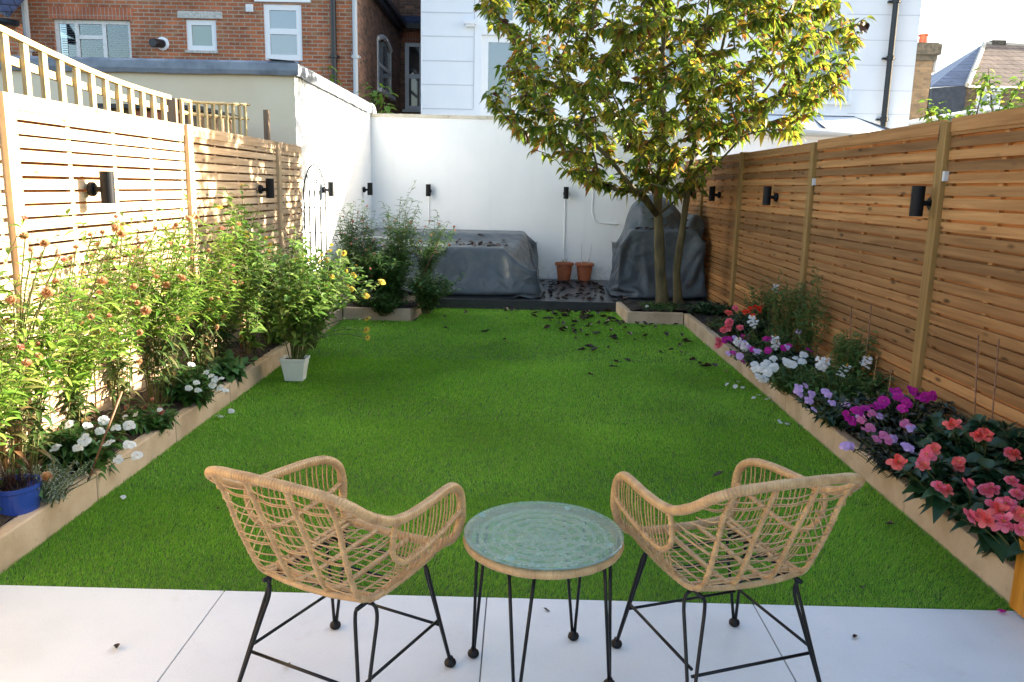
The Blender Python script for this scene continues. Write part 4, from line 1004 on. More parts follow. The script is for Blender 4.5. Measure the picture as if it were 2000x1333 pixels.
c2['label'] = 'right rattan armchair with black hairpin legs, turned left towards the glass table'
def table():
    cx, cy = .096, 2.455; r = thing('glass_table', 'small round table with rain-wet glass top, rattan edge and hairpin legs between two chairs', 'table', (cx, cy, 0))
    c = V3(cx, cy, 0)
    m = MB(); wound(m, [c+V3(.247*math.cos(a), .247*math.sin(a), .476) for a in np.linspace(0, 2*PI, 90)[:-1]], .0135, 12, True); build(m, 'rattan_edge', 'rattan', r, smooth=True)
    m = MB()
    for q in (.045, .085, .125, .165, .205):
        P = [c+V3(q*math.cos(a)*U(.985, 1.015), q*math.sin(a)*U(.985, 1.015), .482) for a in np.linspace(0, 2*PI, 40)[:-1]]; m.tube(sm(P, 2, True), .0065, 6, True)
    for k in range(6):
        a = PI*k/6+.3; m.tube([c+V3(math.cos(a)*.245, math.sin(a)*.245, .474), c-V3(math.cos(a)*.245, math.sin(a)*.245, -.474)], .0055, 5)
    build(m, 'underweave', 'palecane', r, smooth=True)
    m = MB(); m.lathe([(0, .4955), (.2565, .4955), (.259, .4968), (.259, .5007), (.2565, .502), (0, .502)], c, 96); build(m, 'glass_top', 'tglass', r)
    for px, py in ((942, 1008), (1108, 994), (1192, 1066), (998, 1093)):
        p = W(px, py, z=.495); m = MB(); m.lathe([(0, .4895), (.0115, .4895), (.0115, .4953), (0, .4953)], (p.x, p.y, 0), 18); build(m, 'clear_pad', 'pad', r)
    m = MB()
    for ang in (161, 251, 341, 58):
        a = R(ang); d = V3(math.cos(a), math.sin(a), 0); tn = V3(-d.y, d.x, 0); F_ = c+d*.240+V3(0, 0, .014)
        m = MB()
        for q in (-1, 1): m.tube([F_+tn*q*.004, c+d*.213+tn*q*.042+V3(0, 0, .47)], .0056, 8)
        lg = build(m, 'leg', 'black', r, smooth=True)
        m = MB(); m.lathe([(0, 0), (.014, .0), (.0195, .006), (.0205, .012), (.018, .020), (.010, .027), (.009, .034), (0, .036)], (F_.x, F_.y, .0), 18); build(m, 'foot', 'rubber', lg, smooth=True)
    m = MB()     # rain beads
    for k in range(2600):
        q = .254*math.sqrt(U(0, 1)) if k > 300 or k < 60 else .247+U(-.009, .006); a = U(0, 2*PI); s_ = random.choice((.0010, .0014, .0018, .0024)) if k > 150 else U(.003, .0058)
        p = c+V3(q*math.cos(a), q*math.sin(a), .5019)
        o = len(m.v); n = 7 if s_ < .002 else 10; ex = U(.8, 1.3)
        for rr, hh in ((1, 0), (.85, .3), (.5, .55)):
            for j in range(n): b = 2*PI*j/n; m.v.append((p.x+math.cos(b)*rr*s_*ex, p.y+math.sin(b)*rr*s_/ex, p.z+hh*s_))
        m.v.append((p.x, p.y, p.z+s_*.62))
        for l in range(2):
            for j in range(n): m.f.append((o+l*n+j, o+l*n+(j+1) % n, o+(l+1)*n+(j+1) % n, o+(l+1)*n+j)); m.m.append(0)
        for j in range(n): m.f.append((o+2*n+j, o+2*n+(j+1) % n, o+3*n)); m.m.append(0)
    stuff(build(m, 'rain_beads', 'water', r, smooth=True))
table()
# ------------------------------------------------------------------ house door leaf at the right edge
def door():
    x = W(1970, 1184, z=.012).x; y1 = W(1970, 1184, z=.012).y; r = thing('open_door', 'orange varnished timber door leaf standing open at the right edge', 'door', (x, y1, 0))
    m = MB(); m.box(x, x+.055, y1-.075, y1, .012, 2.15); m.box(x, x+.055, y1-.95, y1-.875, .012, 2.15); m.box(x+.001, x+.054, y1-.874, y1-.076, .012, .115); m.box(x+.001, x+.054, y1-.874, y1-.076, 2.06, 2.15); build(m, 'frame', 'frameorange', r, bevel=.003)
    m = MB(); m.box(x+.02, x+.035, y1-.874, y1-.076, .115, 2.06); build(m, 'pane', 'glassclear', r)
door()
# ------------------------------------------------------------------ wire arch
def arch():
    y = 9.85; b0, b1, t = W(598, 480, y=y), W(637, 480, y=y), W(613, 322, y=y); r = thing('wire_arch', 'tall thin wire plant support with crossing arches against the white side wall', 'plant support', (t.x, y, 0))
    x0, x1, zt, zs = t.x-.13, t.x+.13, t.z, t.z-.28
    def hoop(a, b, top, ys=y): return sm([(a, ys, .1), (a, ys, zs-.3), (a, ys, zs), (a+(b-a)*.2, ys, zs+(top-zs)*.72), ((a+b)/2, ys, top), (b-(b-a)*.2, ys, zs+(top-zs)*.72), (b, ys, zs), (b, ys, zs-.3), (b, ys, .1)], 5)
    m = MB(); m.tube(hoop(x0, x1, zt), .009, 6); build(m, 'outer_hoop', 'black', r, smooth=True)
    m = MB()
    for k in range(1, 4):
        f = k/4; m.tube(sm([(x0+(x1-x0)*f, y+.004, .1), (x0+(x1-x0)*f, y+.004, zs-.15), (x0+(x1-x0)*(f*.6), y+.004, zs+.16)], 5), .0062, 5); m.tube(sm([(x0+(x1-x0)*f, y-.004, .1), (x0+(x1-x0)*f, y-.004, zs-.15), (x1-(x1-x0)*((1-f)*.6), y-.004, zs+.16)], 5), .0062, 5)
    for z in (.5, 1.0, 1.3): m.tube([(x0, y, z), (x1, y, z)], .0062, 5)
    build(m, 'inner_wires', 'black', r, smooth=True)
arch()
# ------------------------------------------------------------------ the tree
def tree():
    base = V3(1.86, 10.30, .06); r = thing('garden_tree', 'multi-stemmed tree with drooping yellow-green autumn leaves in the back corner bed', 'tree', base)
    rg = np.random.default_rng(11); rd = random.Random(5)
    nodes = []; par = []; 
    def chain(pts, p=-1, k=7):
        for q in sm(pts, k):
            nodes.append(Vector(q)); par.append(p); p = len(nodes)-1
        return p
    Y = 10.3
    a = [base, W(1289, 520, y=Y), W(1287, 450, y=Y), W(1284, 400, y=Y), W(1291, 330, y=Y-.1), W(1297, 250, y=Y-.2), W(1292, 150, y=Y-.1), W(1300, 20, y=Y), W(1296, -120, y=Y), W(1300, -230, y=Y)]
    chain(a)
    b0 = base+V3(.24, .22, 0); b = [b0, W(1322, 530, y=Y+.1), W(1333, 450, y=Y+.05), W(1341, 390, y=Y), W(1352, 310, y=Y), W(1368, 230, y=Y+.1), W(1400, 130, y=Y+.2), W(1430, 10, y=Y+.2), W(1450, -120, y=Y)]
    nb0 = len(nodes); chain(b)
    # side limbs seen in the photo
    def near(p): return min(range(len(nodes)), key=lambda i: (nodes[i]-p).length)
    for L in ([W(1284, 425, y=Y), W(1262, 392, y=Y-.2), W(1232, 362, y=Y-.4), W(1180, 300, y=Y-.5), W(1110, 240, y=Y-.6)],
              [W(1288, 420, y=Y), W(1310, 400, y=Y-.1), W(1338, 376, y=Y-.2), W(1368, 350, y=Y-.4), W(1420, 300, y=Y-.6), W(1490, 220, y=Y-.7)],
              [W(1291, 330, y=Y), W(1250, 260, y=Y+.2), W(1180, 160, y=Y+.3), W(1080, 60, y=Y+.2)],
              [W(1297, 250, y=Y), W(1350, 160, y=Y-.5), W(1380, 40, y=Y-.9), W(1390, -100, y=Y-1)],
              [W(1352, 310, y=Y), W(1420, 250, y=Y+.5), W(1500, 170, y=Y+.8), W(1560, 60, y=Y+.7)]):
        chain(L[1:], near(Vector(L[0])), 5)
    ntrunk = len(nodes)
    poly = [(925, -60), (938, 40), (985, 70), (1010, 105), (950, 140), (962, 215), (1005, 262), (1050, 305), (1105, 340), (1165, 370), (1240, 388), (1310, 385), (1390, 375), (1445, 330), (1520, 285), (1585, 268), (1600, 205), (1655, 185), (1645, 120), (1665, 60), (1640, -40), (1600, -150), (1500, -250), (1350, -300), (1180, -280), (1020, -190)]
    def inp(x, y):
        c = False; j = len(poly)-1
        for i in range(len(poly)):
            xi, yi = poly[i]; xj, yj = poly[j]
            if (yi > y) != (yj > y) and x < (xj-xi)*(y-yi)/(yj-yi)+xi: c = not c
            j = i
        return c
    T = []
    while len(T) < 1400:
        x, y = rd.uniform(925, 1670), rd.uniform(-300, 388)
        if not inp(x, y): continue
        hx = 1-((x-1300)/400)**2; hy = 1-((y-40)/370)**2; th = 1.75*math.sqrt(max(.06, min(hx, 1)*max(.08, hy)))
        p = W(x, y, y=Y-.15+rd.uniform(-1, 1)*th)
        if p.x > 2.3 and p.z < 2.2: continue
        T.append(p)
    extra = [W(1690, 35, y=9.8), W(1675, 75, y=9.8), W(1660, 115, y=9.9), W(935, 8, y=10), W(1030, 420-20, y=10.4) if False else W(1000, 150, y=9.7)]
    T += extra; c0 = a[4] if isinstance(a[4], Vector) else Vector(a[4])
    T.sort(key=lambda p: (p-c0).length)
    A = np.array([tuple(n) for n in nodes]); tips = []
    for t in T:
        tv = np.array(t); d = np.linalg.norm(A-tv, axis=1)+np.maximum(0, A[:, 2]-tv[2]+.05)*1.2
        i0 = 24; d[:i0] += .6; d[nb0:nb0+22] += .6
        j = int(d.argmin()); s = nodes[j]; v = Vector(t)-s
        if v.length < .12: continue
        k = max(2, int(v.length/.13)); p = j; add = []
        bow = V3(rd.uniform(-.05, .05), rd.uniform(-.05, .05), rd.uniform(.0, .10))*v.length
        for q in range(1, k+1):
            f = q/k; pt = s+v*f+bow*(4*f*(1-f)); nodes.append(pt); par.append(p); p = len(nodes)-1; add.append(tuple(pt))
        A = np.concatenate([A, np.array(add)]); tips.append(p)
    cnt = [0]*len(nodes)
    for t in tips:
        i = t
        while i >= 0: cnt[i] += 1; i = par[i]
    def rad(i): return min(0.0026+.0019*math.sqrt(max(1, cnt[i])), .06)
    main, twig = MB(), MB(); ch = {}
    for i, p in enumerate(par):
        if p >= 0: ch.setdefault(p, []).append(i)
    done = set()
    def run(i, mb, n, rf, lim):
        path = [i]
        while True:
            c = [x for x in ch.get(path[-1], []) if x not in done]
            if not c: break
            j = max(c, key=lambda x: cnt[x]); done.add(j); path.append(j)
        if len(path) > 1: mb.tube([nodes[q] for q in path], lambda k, t: rf(path[min(k, len(path)-1)]), n)
        return path
    # trunk stems: hand radii
    def trunkr(z): return .078-.026*min(1, max(0, (z-.1)/1.6)) if z < 1.7 else max(.010, .052-.015*(z-1.7))
    for root, sc_, lab in ((0, 1.0, 'trunk'), (nb0, .70, 'trunk')):
        path = [root]; 
        while True:
            c = [x for x in ch.get(path[-1], []) if x < ntrunk and x not in done]
            if not c: break
            j = c[0]; done.add(j); path.append(j)
        done.add(root); m = MB(); P = resample([nodes[q] for q in path], .06)
        P = [p+V3(rd.uniform(-.004, .004), rd.uniform(-.004, .004), 0) for p in P]
        m.tube(P, lambda k, t: sc_*trunkr(P[min(k, len(P)-1)].z)*(1+.05*math.sin(P[min(k, len(P)-1)].z*9))+(.035*math.exp(-(P[min(k, len(P)-1)].z-.06)*9)), 14)
        build(m, 'trunk', 'bark', r, smooth=True)
    order = sorted([i for i in range(len(nodes))], key=lambda i: -cnt[i])
    for i in order:
        if i in done or par[i] < 0: continue
        done.add(i); path = [par[i], i]
        while True:
            c = [x for x in ch.get(path[-1], []) if x not in done]
            if not c: break
            j = max(c, key=lambda x: cnt[x]); done.add(j); path.append(j)
        big = cnt[i] > 14; mb = main if big else twig
        mb.tube([nodes[q] for q in path], lambda k, t: rad(path[min(k, len(path)-1)] if k else path[1]), 8 if big else 5)
    build(main, 'limbs', 'bark', r, smooth=True); build(twig, 'twigs', 'twig', r, smooth=True)
    lv = Leaves()
    for t in tips:
        i = t; d = 0; m = 0
        while i >= ntrunk and m < 4:
            q = nodes[i]; p = nodes[par[i]] if par[i] >= 0 else q; ax = (q-p)
            for k in range(4 if m else 5):
                f = rd.random(); c = p.lerp(q, f); an = rd.uniform(0, 2*PI)
                out = V3(math.cos(an), math.sin(an), rd.uniform(-.5, .35))+ax.normalized()*.7 if ax.length > 0 else V3(math.cos(an), math.sin(an), 0)
                out.z -= .25; L = rd.uniform(.07, .135)
                lv.add(c+out.normalized()*.015, out.normalized(), L, L*rd.uniform(.42, .56), rd.uniform(.1, 1.0), rd.uniform(.0, .5), (rd.uniform(-1.3, 1.3), rd.uniform(-1.3, 1.3), 1))
            i = par[i]; m += 1
    # a shrivelled brown tuft hangs at the right-hand tip
    lv.build('crown', 'crown', r, prof=((0, .1), (.14, .62), (.36, 1), (.62, .82), (.84, .36), (1, .02)))
    lv = Leaves(); c = W(1686, 45, y=9.8)
    for k in range(9): lv.add(c+V3(U(-.03, .03), U(-.03, .03), U(-.05, .05)), (U(-.4, .4), U(-.4, .4), -1), .10, .035, .1, 1.2)
    lv.build('withered_leaves', 'dry', r)
tree()
# ------------------------------------------------------------------ plants
def flower_mesh(kind):
    m = MB(); mats = {'imp': None}
    def petal(a, L, w, tilt, z=0, mi=0, cup=.15, r0=0.0, n=4):
        d = V3(math.cos(a), math.sin(a), 0); s = V3(-d.y, d.x, 0); o = len(m.v)
        prof = [(0, .25), (.3, .75), (.65, 1.0), (.9, .78), (1, .4)]
        for t, ww in prof:
            p = d*(r0+L*t*math.cos(tilt))+V3(0, 0, z+L*t*math.sin(tilt)-cup*L*t*t)
            for k in (-1, 0, 1): m.v.append(tuple(p+s*(k*w/2*ww)+V3(0, 0, abs(k)*w*.10)))
        for i in range(len(prof)-1):
            for k in range(2): m.f.append((o+3*i+k, o+3*i+k+1, o+3*i+k+4, o+3*i+k+3)); m.m.append(mi)
    def ball(rx, rz, z, mi, n=10):
        pr = [(rx*math.sin(t), z-rz*math.cos(t)) for t in np.linspace(0.05, PI-.05, 6)]; m.lathe(pr, (0, 0, 0), n, mi)
    if kind == 'imp':
        for k in range(5): petal(2*PI*k/5+U(-.1, .1), .025*U(.9, 1.1), .0265, .10+U(-.22, .22), z=.002*k/5, cup=U(0, .5))
        ball(.0028, .002, .002, 1, 6)
    elif kind == 'beg':
        for ring, (n, L, tl) in enumerate(((5, .040, .05), (6, .034, .55), (5, .024, 1.0))):
            for k in range(n): petal(2*PI*k/n+ring*.5+U(-.25, .25), L*U(.75, 1.15), L*U(.8, 1.1), tl+U(-.3, .3), z=.004*ring, cup=U(-.3, .6))
        ball(.007, .006, .012, 1, 7)
    elif kind == 'zin':
        for ring, (n, L, tl) in enumerate(((12, .024, .0), (11, .019, .25), (8, .013, .5))):
            for k in range(n): petal(2*PI*k/n+ring*.3, L*U(.9, 1.08), .010, tl+U(-.08, .08), z=.002*ring, cup=.1)
        ball(.009, .006, .006, 1, 9)
    elif kind == 'straw':
        for ring in range(4):
            tl = .25+.38*ring; n = 11-ring
            for k in range(n): petal(2*PI*k/n+ring*.35, .017*U(.9, 1.1), .009, tl, z=-.002+.001*ring, cup=-.10, r0=.003)
        ball(.0075, .008, .004, 1, 9); ball(.007, .006, -.003, 0, 9)
    elif kind == 'snap':
        for k in range(11):
            a = k*2.4; z = .012*k*.55; d = V3(math.cos(a), math.sin(a), 0); 
            for q in (-.5, .5, 0): 
                c = d*.006+V3(0, 0, z); o = len(m.v); e = V3(math.cos(a+q), math.sin(a+q), U(-.5, .5)).normalized(); s = e.cross(V3(0, 0, 1)).normalized()
                m.v += [tuple(c), tuple(c+e*.012+s*.008), tuple(c+e*.021), tuple(c+e*.012-s*.008)]; m.f.append((o, o+1, o+2, o+3)); m.m.append(0)
        ball(.004, .012, .07, 1, 6)
    return m
FM = {}
def fmesh(kind, pm, cm='p_center', variants=4):
    key = (kind, pm, cm)
    if key not in FM: FM[key] = [flower_mesh(kind).mesh('flower', [pm, cm], True, (0, 0, 0)) for _ in range(variants)]
    return random.choice(FM[key])
def put_flower(r, p, d, kind, pm, cm='p_center', s=1.0, name='flower'):
    o = link(name, fmesh(kind, pm, cm), r); o.location = Vector(p)-wloc(r)
    o.rotation_mode = 'QUATERNION'; q = Vector(d).normalized().to_track_quat('Z', 'Y'); o.rotation_quaternion = q @ Vector((0, 0, 1)).rotation_difference(Vector((0, 0, 1))); o.scale = (s*U(.85, 1.15),)*3
    o.rotation_quaternion.rotate(Matrix.Rotation(0, 3, 'Z')); return o
def bushy(name, label, cat, x, y, h, spread, nst, leaf, lsize, flowers, group=None, lean=(0, 0), z0=.07, branch=3, nleaf=26, stem='stem', lw=.16, low=.12, fs=1.0, nfl=99, base_r=.05, droop=(.2, .7), stemr=.0032, lowmat=None):
    """upright herbaceous clump: curved stems, side shoots, leaves all the way up and flower heads at the tips"""
    b = V3(x, y, z0); r = thing(name, label, cat, b, group); st = MB(); lv = Leaves(); lo = Leaves(); tips = []
    for k in range(nst):
        a = U(0, 2*PI); q = math.sqrt(U(0, 1)); hh = h*U(.72, 1.03)*(1-.22*q); s0 = b+V3(math.cos(a)*base_r*q, math.sin(a)*base_r*q, -.02)
        e = b+V3(math.cos(a)*spread*q+lean[0], math.sin(a)*spread*q+lean[1], hh); mid = s0.lerp(e, .5)+V3(U(-.03, .03), U(-.03, .03), .06*h); mid.x -= (e.x-s0.x)*.18; mid.y -= (e.y-s0.y)*.18
        P = sm([s0, s0.lerp(mid, .5)+V3(0, 0, .01), mid, mid.lerp(e, .5), e], 4); st.tube(P, lambda i, t: stemr*(1.25-.8*t), 5, caps=False); shoots = [P]
        tips.append((P[-1], (P[-1]-P[-2])))
        for s_ in range(branch):
            i = int(len(P)*U(.35, .85)); c = P[i]; an = U(0, 2*PI); L = h*U(.14, .30); d = V3(math.cos(an)*.55, math.sin(an)*.55, .9).normalized()
            Q = sm([c, c+d*L*.5+V3(0, 0, -.01), c+d*L+V3(0, 0, .02)], 3); st.tube(Q, stemr*.55, 4, caps=False); shoots.append(Q); tips.append((Q[-1], Q[-1]-Q[-2]))
        for si, Q in enumerate(shoots):
            n = nleaf if si == 0 else max(3, nleaf//3)
            for j in range(n):
                f = (j+.5+U(-.3, .3))/n
                if si == 0: f = low+f*(1-low)
                u = min(.999, max(0, f))*(len(Q)-1); i = int(u); c = Q[i].lerp(Q[min(i+1, len(Q)-1)], u-i); an = j*2.4+U(-.5, .5)
                up = U(.1, .9); d = V3(math.cos(an), math.sin(an), up); L = lsize*U(.65, 1.2)*(1-.35*f if si == 0 else .75); W_ = L*lw*U(.8, 1.2)
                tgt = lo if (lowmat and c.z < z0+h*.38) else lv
                tgt.add(c, d, L, W_, (U(*droop)+(.35 if tgt is lo else 0)), U(.1, .4))
    if len(st.v): build(st, 'stems', stem, r, smooth=True)
    if lv.r: lv.build('foliage', leaf, r)
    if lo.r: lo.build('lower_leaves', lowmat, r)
    random.shuffle(tips); tips = tips[:nfl]
    for (p, d) in tips:
        kind, pm, cm, s_ = random.choice(flowers) if flowers else (None,)*4
        if kind: put_flower(r, p, V3(d.x, d.y, abs(d.z)+.01).normalized()+V3(U(-.5, .5), U(-.7, .2), U(0, .4)), kind, pm, cm, s_*fs)
    return r
SF = [('straw', 'p_straw', 'p_center', 1.0)]*3+[('straw', 'p_strawpink', 'p_center', .75)]*3+[('straw', 'p_straw', 'p_dark', .8)]
ZF = [('zin', 'p_yellow', 'p_center', 1.0)]*4+[('zin', 'p_yellow', 'p_dark', .95)]*2
G1 = 'strawflowers along the sunlit left fence'
for (x, y, h, sp, n, lab) in (
    (-2.36, 3.18, .98, .22, 9, 'strawflower clump at the left picture edge, nearest the patio'),
    (-2.36, 3.62, 1.26, .28, 12, 'tall strawflower clump with orange heads and bare brown lower stems near the front'),
    (-2.40, 4.12, 1.02, .24, 8, 'strawflower clump below the nearest left wall light'),
    (-2.38, 4.62, 1.22, .24, 9, 'strawflower clump between the white flowers and the sunlit fence'),
    (-2.36, 5.10, 1.32, .28, 16, 'dense bright green strawflower with many pale orange buds'),
    (-2.34, 5.62, 1.32, .28, 15, 'dense strawflower clump dotted with salmon buds beside the second fence post'),
    (-2.38, 6.15, .95, .22, 8, 'thin strawflower clump left of the tall green zinnia')):
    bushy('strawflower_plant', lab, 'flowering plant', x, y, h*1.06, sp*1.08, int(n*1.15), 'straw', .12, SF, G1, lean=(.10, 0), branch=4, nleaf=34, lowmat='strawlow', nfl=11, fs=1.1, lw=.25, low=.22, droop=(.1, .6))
r = bushy('zinnia_plant', 'tallest green zinnia with pale yellow tops against the dappled fence', 'flowering plant', -2.30, 6.72, 1.52, .22, 13, 'zinleaf', .14, ZF, 'yellow zinnias', branch=3, nleaf=30, lw=.34, nfl=12, fs=1.1, stemr=.004)
bushy('zinnia_plant', 'leafy zinnia between the tall green one and the potted one', 'flowering plant', -2.22, 7.15, 1.08, .34, 20, 'zinleaf', .13, ZF, 'yellow zinnias', branch=3, nleaf=28, lw=.34, nfl=14, stemr=.004)
bushy('zinnia_plant', 'yellow zinnia with heads leaning out over the lawn edge', 'flowering plant', -1.98, 7.5, .98, .36, 22, 'zinleaf', .12, ZF, 'yellow zinnias', lean=(.18, 0), branch=3, nleaf=26, lw=.32, nfl=18, fs=1.1, stemr=.004)
bushy('shrub_seedling', 'dark spindly shrub in front of the wire arch', 'shrub', -2.38, 8.5, 1.12, .20, 7, 'darkleaf', .07, [('imp', 'p_red', 'p_dark', .35), ('straw', 'p_straw', 'p_dark', .6)], branch=3, nleaf=20, lw=.4, stem='stemred', nfl=8)
for (x, y, h, sp, n, lab) in (
    (-2.05, 9.85, 1.42, .18, 12, 'tall strawflower against the white side wall in the back left corner'),
    (-1.52, 10.0, 1.42, .18, 13, 'tall strawflower with pink heads standing before the sofa cover'),
    (-1.95, 9.72, .95, .26, 14, 'bushy strawflower with orange heads at the left of the back corner bed'),
    (-1.28, 10.1, 1.22, .22, 8, 'open strawflower leaning right in front of the sofa cover'),):
    bushy('strawflower_plant', lab, 'flowering plant', x, y, h, sp*1.25, n*2, 'midleaf', .13, [('straw', 'p_strawpink', 'p_center', .9), ('straw', 'p_strawpink', 'p_dark', .8)], 'strawflowers in the back left corner', branch=3, nleaf=40, lw=.17, nfl=16, lean=(.06 if x < -1.3 else .22, 0))
bushy('leafy_perennial', 'dense dark green perennial filling the back left corner bed', 'plant', -1.66, 9.85, .86, .46, 52, 'midleaf', .16, [], lw=.2, nleaf=34)
bushy('leafy_perennial', 'low sprawling green plant with a few white flowers overhanging the deck step', 'plant', -1.14, 9.75, .52, .40, 46, 'midleaf', .08, [('imp', 'p_white', 'p_center', .6)], lw=.5, nleaf=22, nfl=7, lean=(.12, -.05))
bushy('leafy_perennial', 'low trailing plant spilling over the front of the back left edging', 'plant', -1.62, 9.5, .24, .32, 24, 'darkleaf', .08, [], lw=.5, nleaf=16, lean=(0, -.08))
# low plants on the left
def low_plant(name, label, cat, x, y, h, sp, leaf, L, lw, nst, fl, nfl, group=None, fs=1.0, pts=None, lean=(0, 0), z0=.07, nleaf=9, droop=(.3, .8)):
    r = bushy(name, label, cat, x, y, h, sp*1.15, int(nst*1.9), leaf, L*1.25, [], group, branch=0, nleaf=nleaf+2, lw=lw, low=.3, lean=lean, z0=z0, droop=droop, nfl=0, stemr=.004)
    P = []
    if pts:
        for (px, py) in pts:
            best = None
            for yy in np.arange(y-sp*1.3, y+sp*1.3, .01):
                p = W(px, py, y=yy); e = abs(p.z-(z0+h*1.02)); d = e+.15*abs(p.x-x)
                if best is None or d < best[0]: best = (d, p)
            P.append(best[1])
    else:
        for k in range(nfl): a = U(0, 2*PI); q = sp*math.sqrt(U(0, 1)); P.append(V3(x+lean[0]+math.cos(a)*q, y+lean[1]+math.sin(a)*q, z0+h*U(.85, 1.12)*(1-.3*(q/sp)**2)))
    st = MB()
    for p in P:
        k, pm, cm, s_ = random.choice(fl); put_flower(r, p, V3(U(-.4, .4), U(-.9, -.1), U(.5, 1)), k, pm, cm, s_*fs)
        q = V3(x+(p.x-x)*.4, y+(p.y-y)*.4, z0+h*.3); st.tube(sm([q, q.lerp(p, .6)+V3(0, 0, .01), p+V3(0, .003, -.006)], 3), .0018, 4, caps=False)
    if P: build(st, 'flower_stalks', 'stem', r, smooth=True)
    return r
IW = [('imp', 'p_white', 'p_center', 1.0)]
low_plant('impatiens_plant', 'white busy lizzie by the left edging, nearest and largest white cluster', 'flowering plant', -2.26, 3.92, .30, .20, 'impleaf', .10, .36, 26, IW, 0, 'white busy lizzies on the left', 1.12,
          pts=[(135, 830), (172, 832), (203, 822), (225, 835), (252, 832), (195, 843), (212, 866), (152, 876), (108, 876), (252, 868), (231, 898), (268, 890), (165, 860)], nleaf=12)
low_plant('impatiens_plant', 'white busy lizzie with small flowers behind the nearest white cluster', 'flowering plant', -2.22, 4.6, .22, .18, 'impleaf', .08, .36, 20, IW+[('straw', 'p_strawpink', 'p_dark', 1.0)], 9, 'white busy lizzies on the left', .75, nleaf=11)
low_plant('impatiens_plant', 'white busy lizzie leaning over the left edging before the white pot', 'flowering plant', -2.2, 5.25, .30, .20, 'impleaf', .10, .36, 26, IW, 0, 'white busy lizzies on the left', 1.05,
          pts=[(374, 712), (368, 758), (386, 762), (384, 748), (412, 735), (420, 742), (432, 740), (415, 752), (440, 762), (428, 758), (402, 728)], nleaf=12)
low_plant('broad_leaved_plant', 'round broad-leaved plant beside the edging, left of the white pot', 'plant', -2.26, 5.95, .24, .20, 'bigleaf', .13, .95, 14, [], 0, nleaf=4)
low_plant('broad_leaved_plant', 'broad-leaved plant with round leaves at the left picture edge behind the blue pot', 'plant', -2.34, 3.42, .20, .16, 'bigleaf', .11, .8, 14, [], 0, nleaf=5)
low_plant('leafy_seedling', 'light green seedling beside the blue pot', 'plant', -2.28, 3.42, .17, .06, 'zinleaf', .10, .28, 6, [], 0, nleaf=6)
low_plant('lavender_plant', 'silver-grey feathery lavender leaning over the blue pot', 'plant', -2.18, 3.5, .26, .16, 'silver', .03, .16, 26, [('straw', 'p_straw', 'p_center', 1.3)], 1, nleaf=26, lean=(.05, 0))
def cane(a, b, label, mt='cane', rad=.0055):
    m = MB(); m.tube([Vector(a), Vector(b)], rad, 7); tag(build(m, 'garden_cane', mt, smooth=True), label, 'cane')
cane(W(172, 940, y=3.6), W(238, 765, y=3.72), 'slanting brown cane propped among the nearest white flowers')
cane((-2.52, 4.35, .05), (-2.50, 4.38, .78), 'upright cane before the lowest sunlit slats, left of another', 'drystem')
cane((-2.52, 4.62, .05), (-2.52, 4.66, .72), 'upright cane against the left fence, right of another', 'drystem')
for k in range(5): pass
m = MB()
for k in range(7): p = V3(-2.38+U(-.05, .05), 3.62+U(-.05, .05), .05); m.tube([p, p+V3(U(-.04, .04), U(-.03, .03), .62)], U(.006, .011), 6)
tag(build(m, 'woody_stems', 'drystem', smooth=True), 'cluster of thick bare brown stems under the front strawflower', 'stems')
# pots on the left
def pots_left():
    c = W(33, 1022, z=.07); r = thing('blue_pot', 'blue plastic pot of dead grassy stubble in the near left bed', 'pot', c)
    m = MB(); m.lathe([(0, 0), (.085, 0), (.089, .01), (.106, .165), (.112, .17), (.114, .19), (.107, .19), (.103, .17)], c, 36); build(m, 'pot', 'bluepot', r)
    m = MB(); m.lathe([(0, .172), (.103, .168)], c, 20); build(m, 'pot_soil', 'soil', r)
    lv = Leaves()
    for k in range(220): a, q = U(0, 2*PI), U(0, .085); lv.add(c+V3(math.cos(a)*q, math.sin(a)*q, .16), (math.cos(a)*q*5+U(-.2, .2), math.sin(a)*q*5+U(-.2, .2), 1), U(.05, .12), .004, .1, .2)
    lv.build('dead_grass', 'dry', r)
    c = V3(-1.83, 6.44, 0.0); r = thing('white_pot', 'square white moulded plastic pot on the lawn with a leafy zinnia', 'pot', c)
    m = MB(); q = []
    for (hw, z) in ((.072, 0), (.098, .165), (.104, .167), (.106, .19), (.097, .19), (.092, .165)): q.append([(c.x-hw, c.y-hw*.8, z), (c.x+hw, c.y-hw*.8, z), (c.x+hw, c.y+hw*.8, z), (c.x-hw, c.y+hw*.8, z)])
    for L in q: m.v += L
    for i in range(len(q)-1):
        for j in range(4): m.f.append((4*i+j, 4*i+(j+1) % 4, 4*i+4+(j+1) % 4, 4*i+4+j)); m.m.append(0)
    m.f.append((3, 2, 1, 0)); m.m.append(0); b = build(m, 'pot', 'whitepot', r, bevel=.004); b.rotation_euler.z = 0
    m = MB(); m.quad([(c.x-.09, c.y-.07, .168), (c.x+.09, c.y-.07, .168), (c.x+.09, c.y+.07, .168), (c.x-.09, c.y+.07, .168)]); build(m, 'pot_soil', 'soil', r)
    return bushy('zinnia_plant', 'zinnia growing in the white pot, its yellow heads reaching right over the lawn', 'flowering plant', c.x, c.y, 1.0, .62, 34, 'zinleaf', .125, ZF, 'yellow zinnias', z0=.17, branch=3, nleaf=24, lw=.46, nfl=6, fs=1.15, stemr=.004, lean=(.10, 0), low=.18)
POTZ = pots_left()
LV = {}
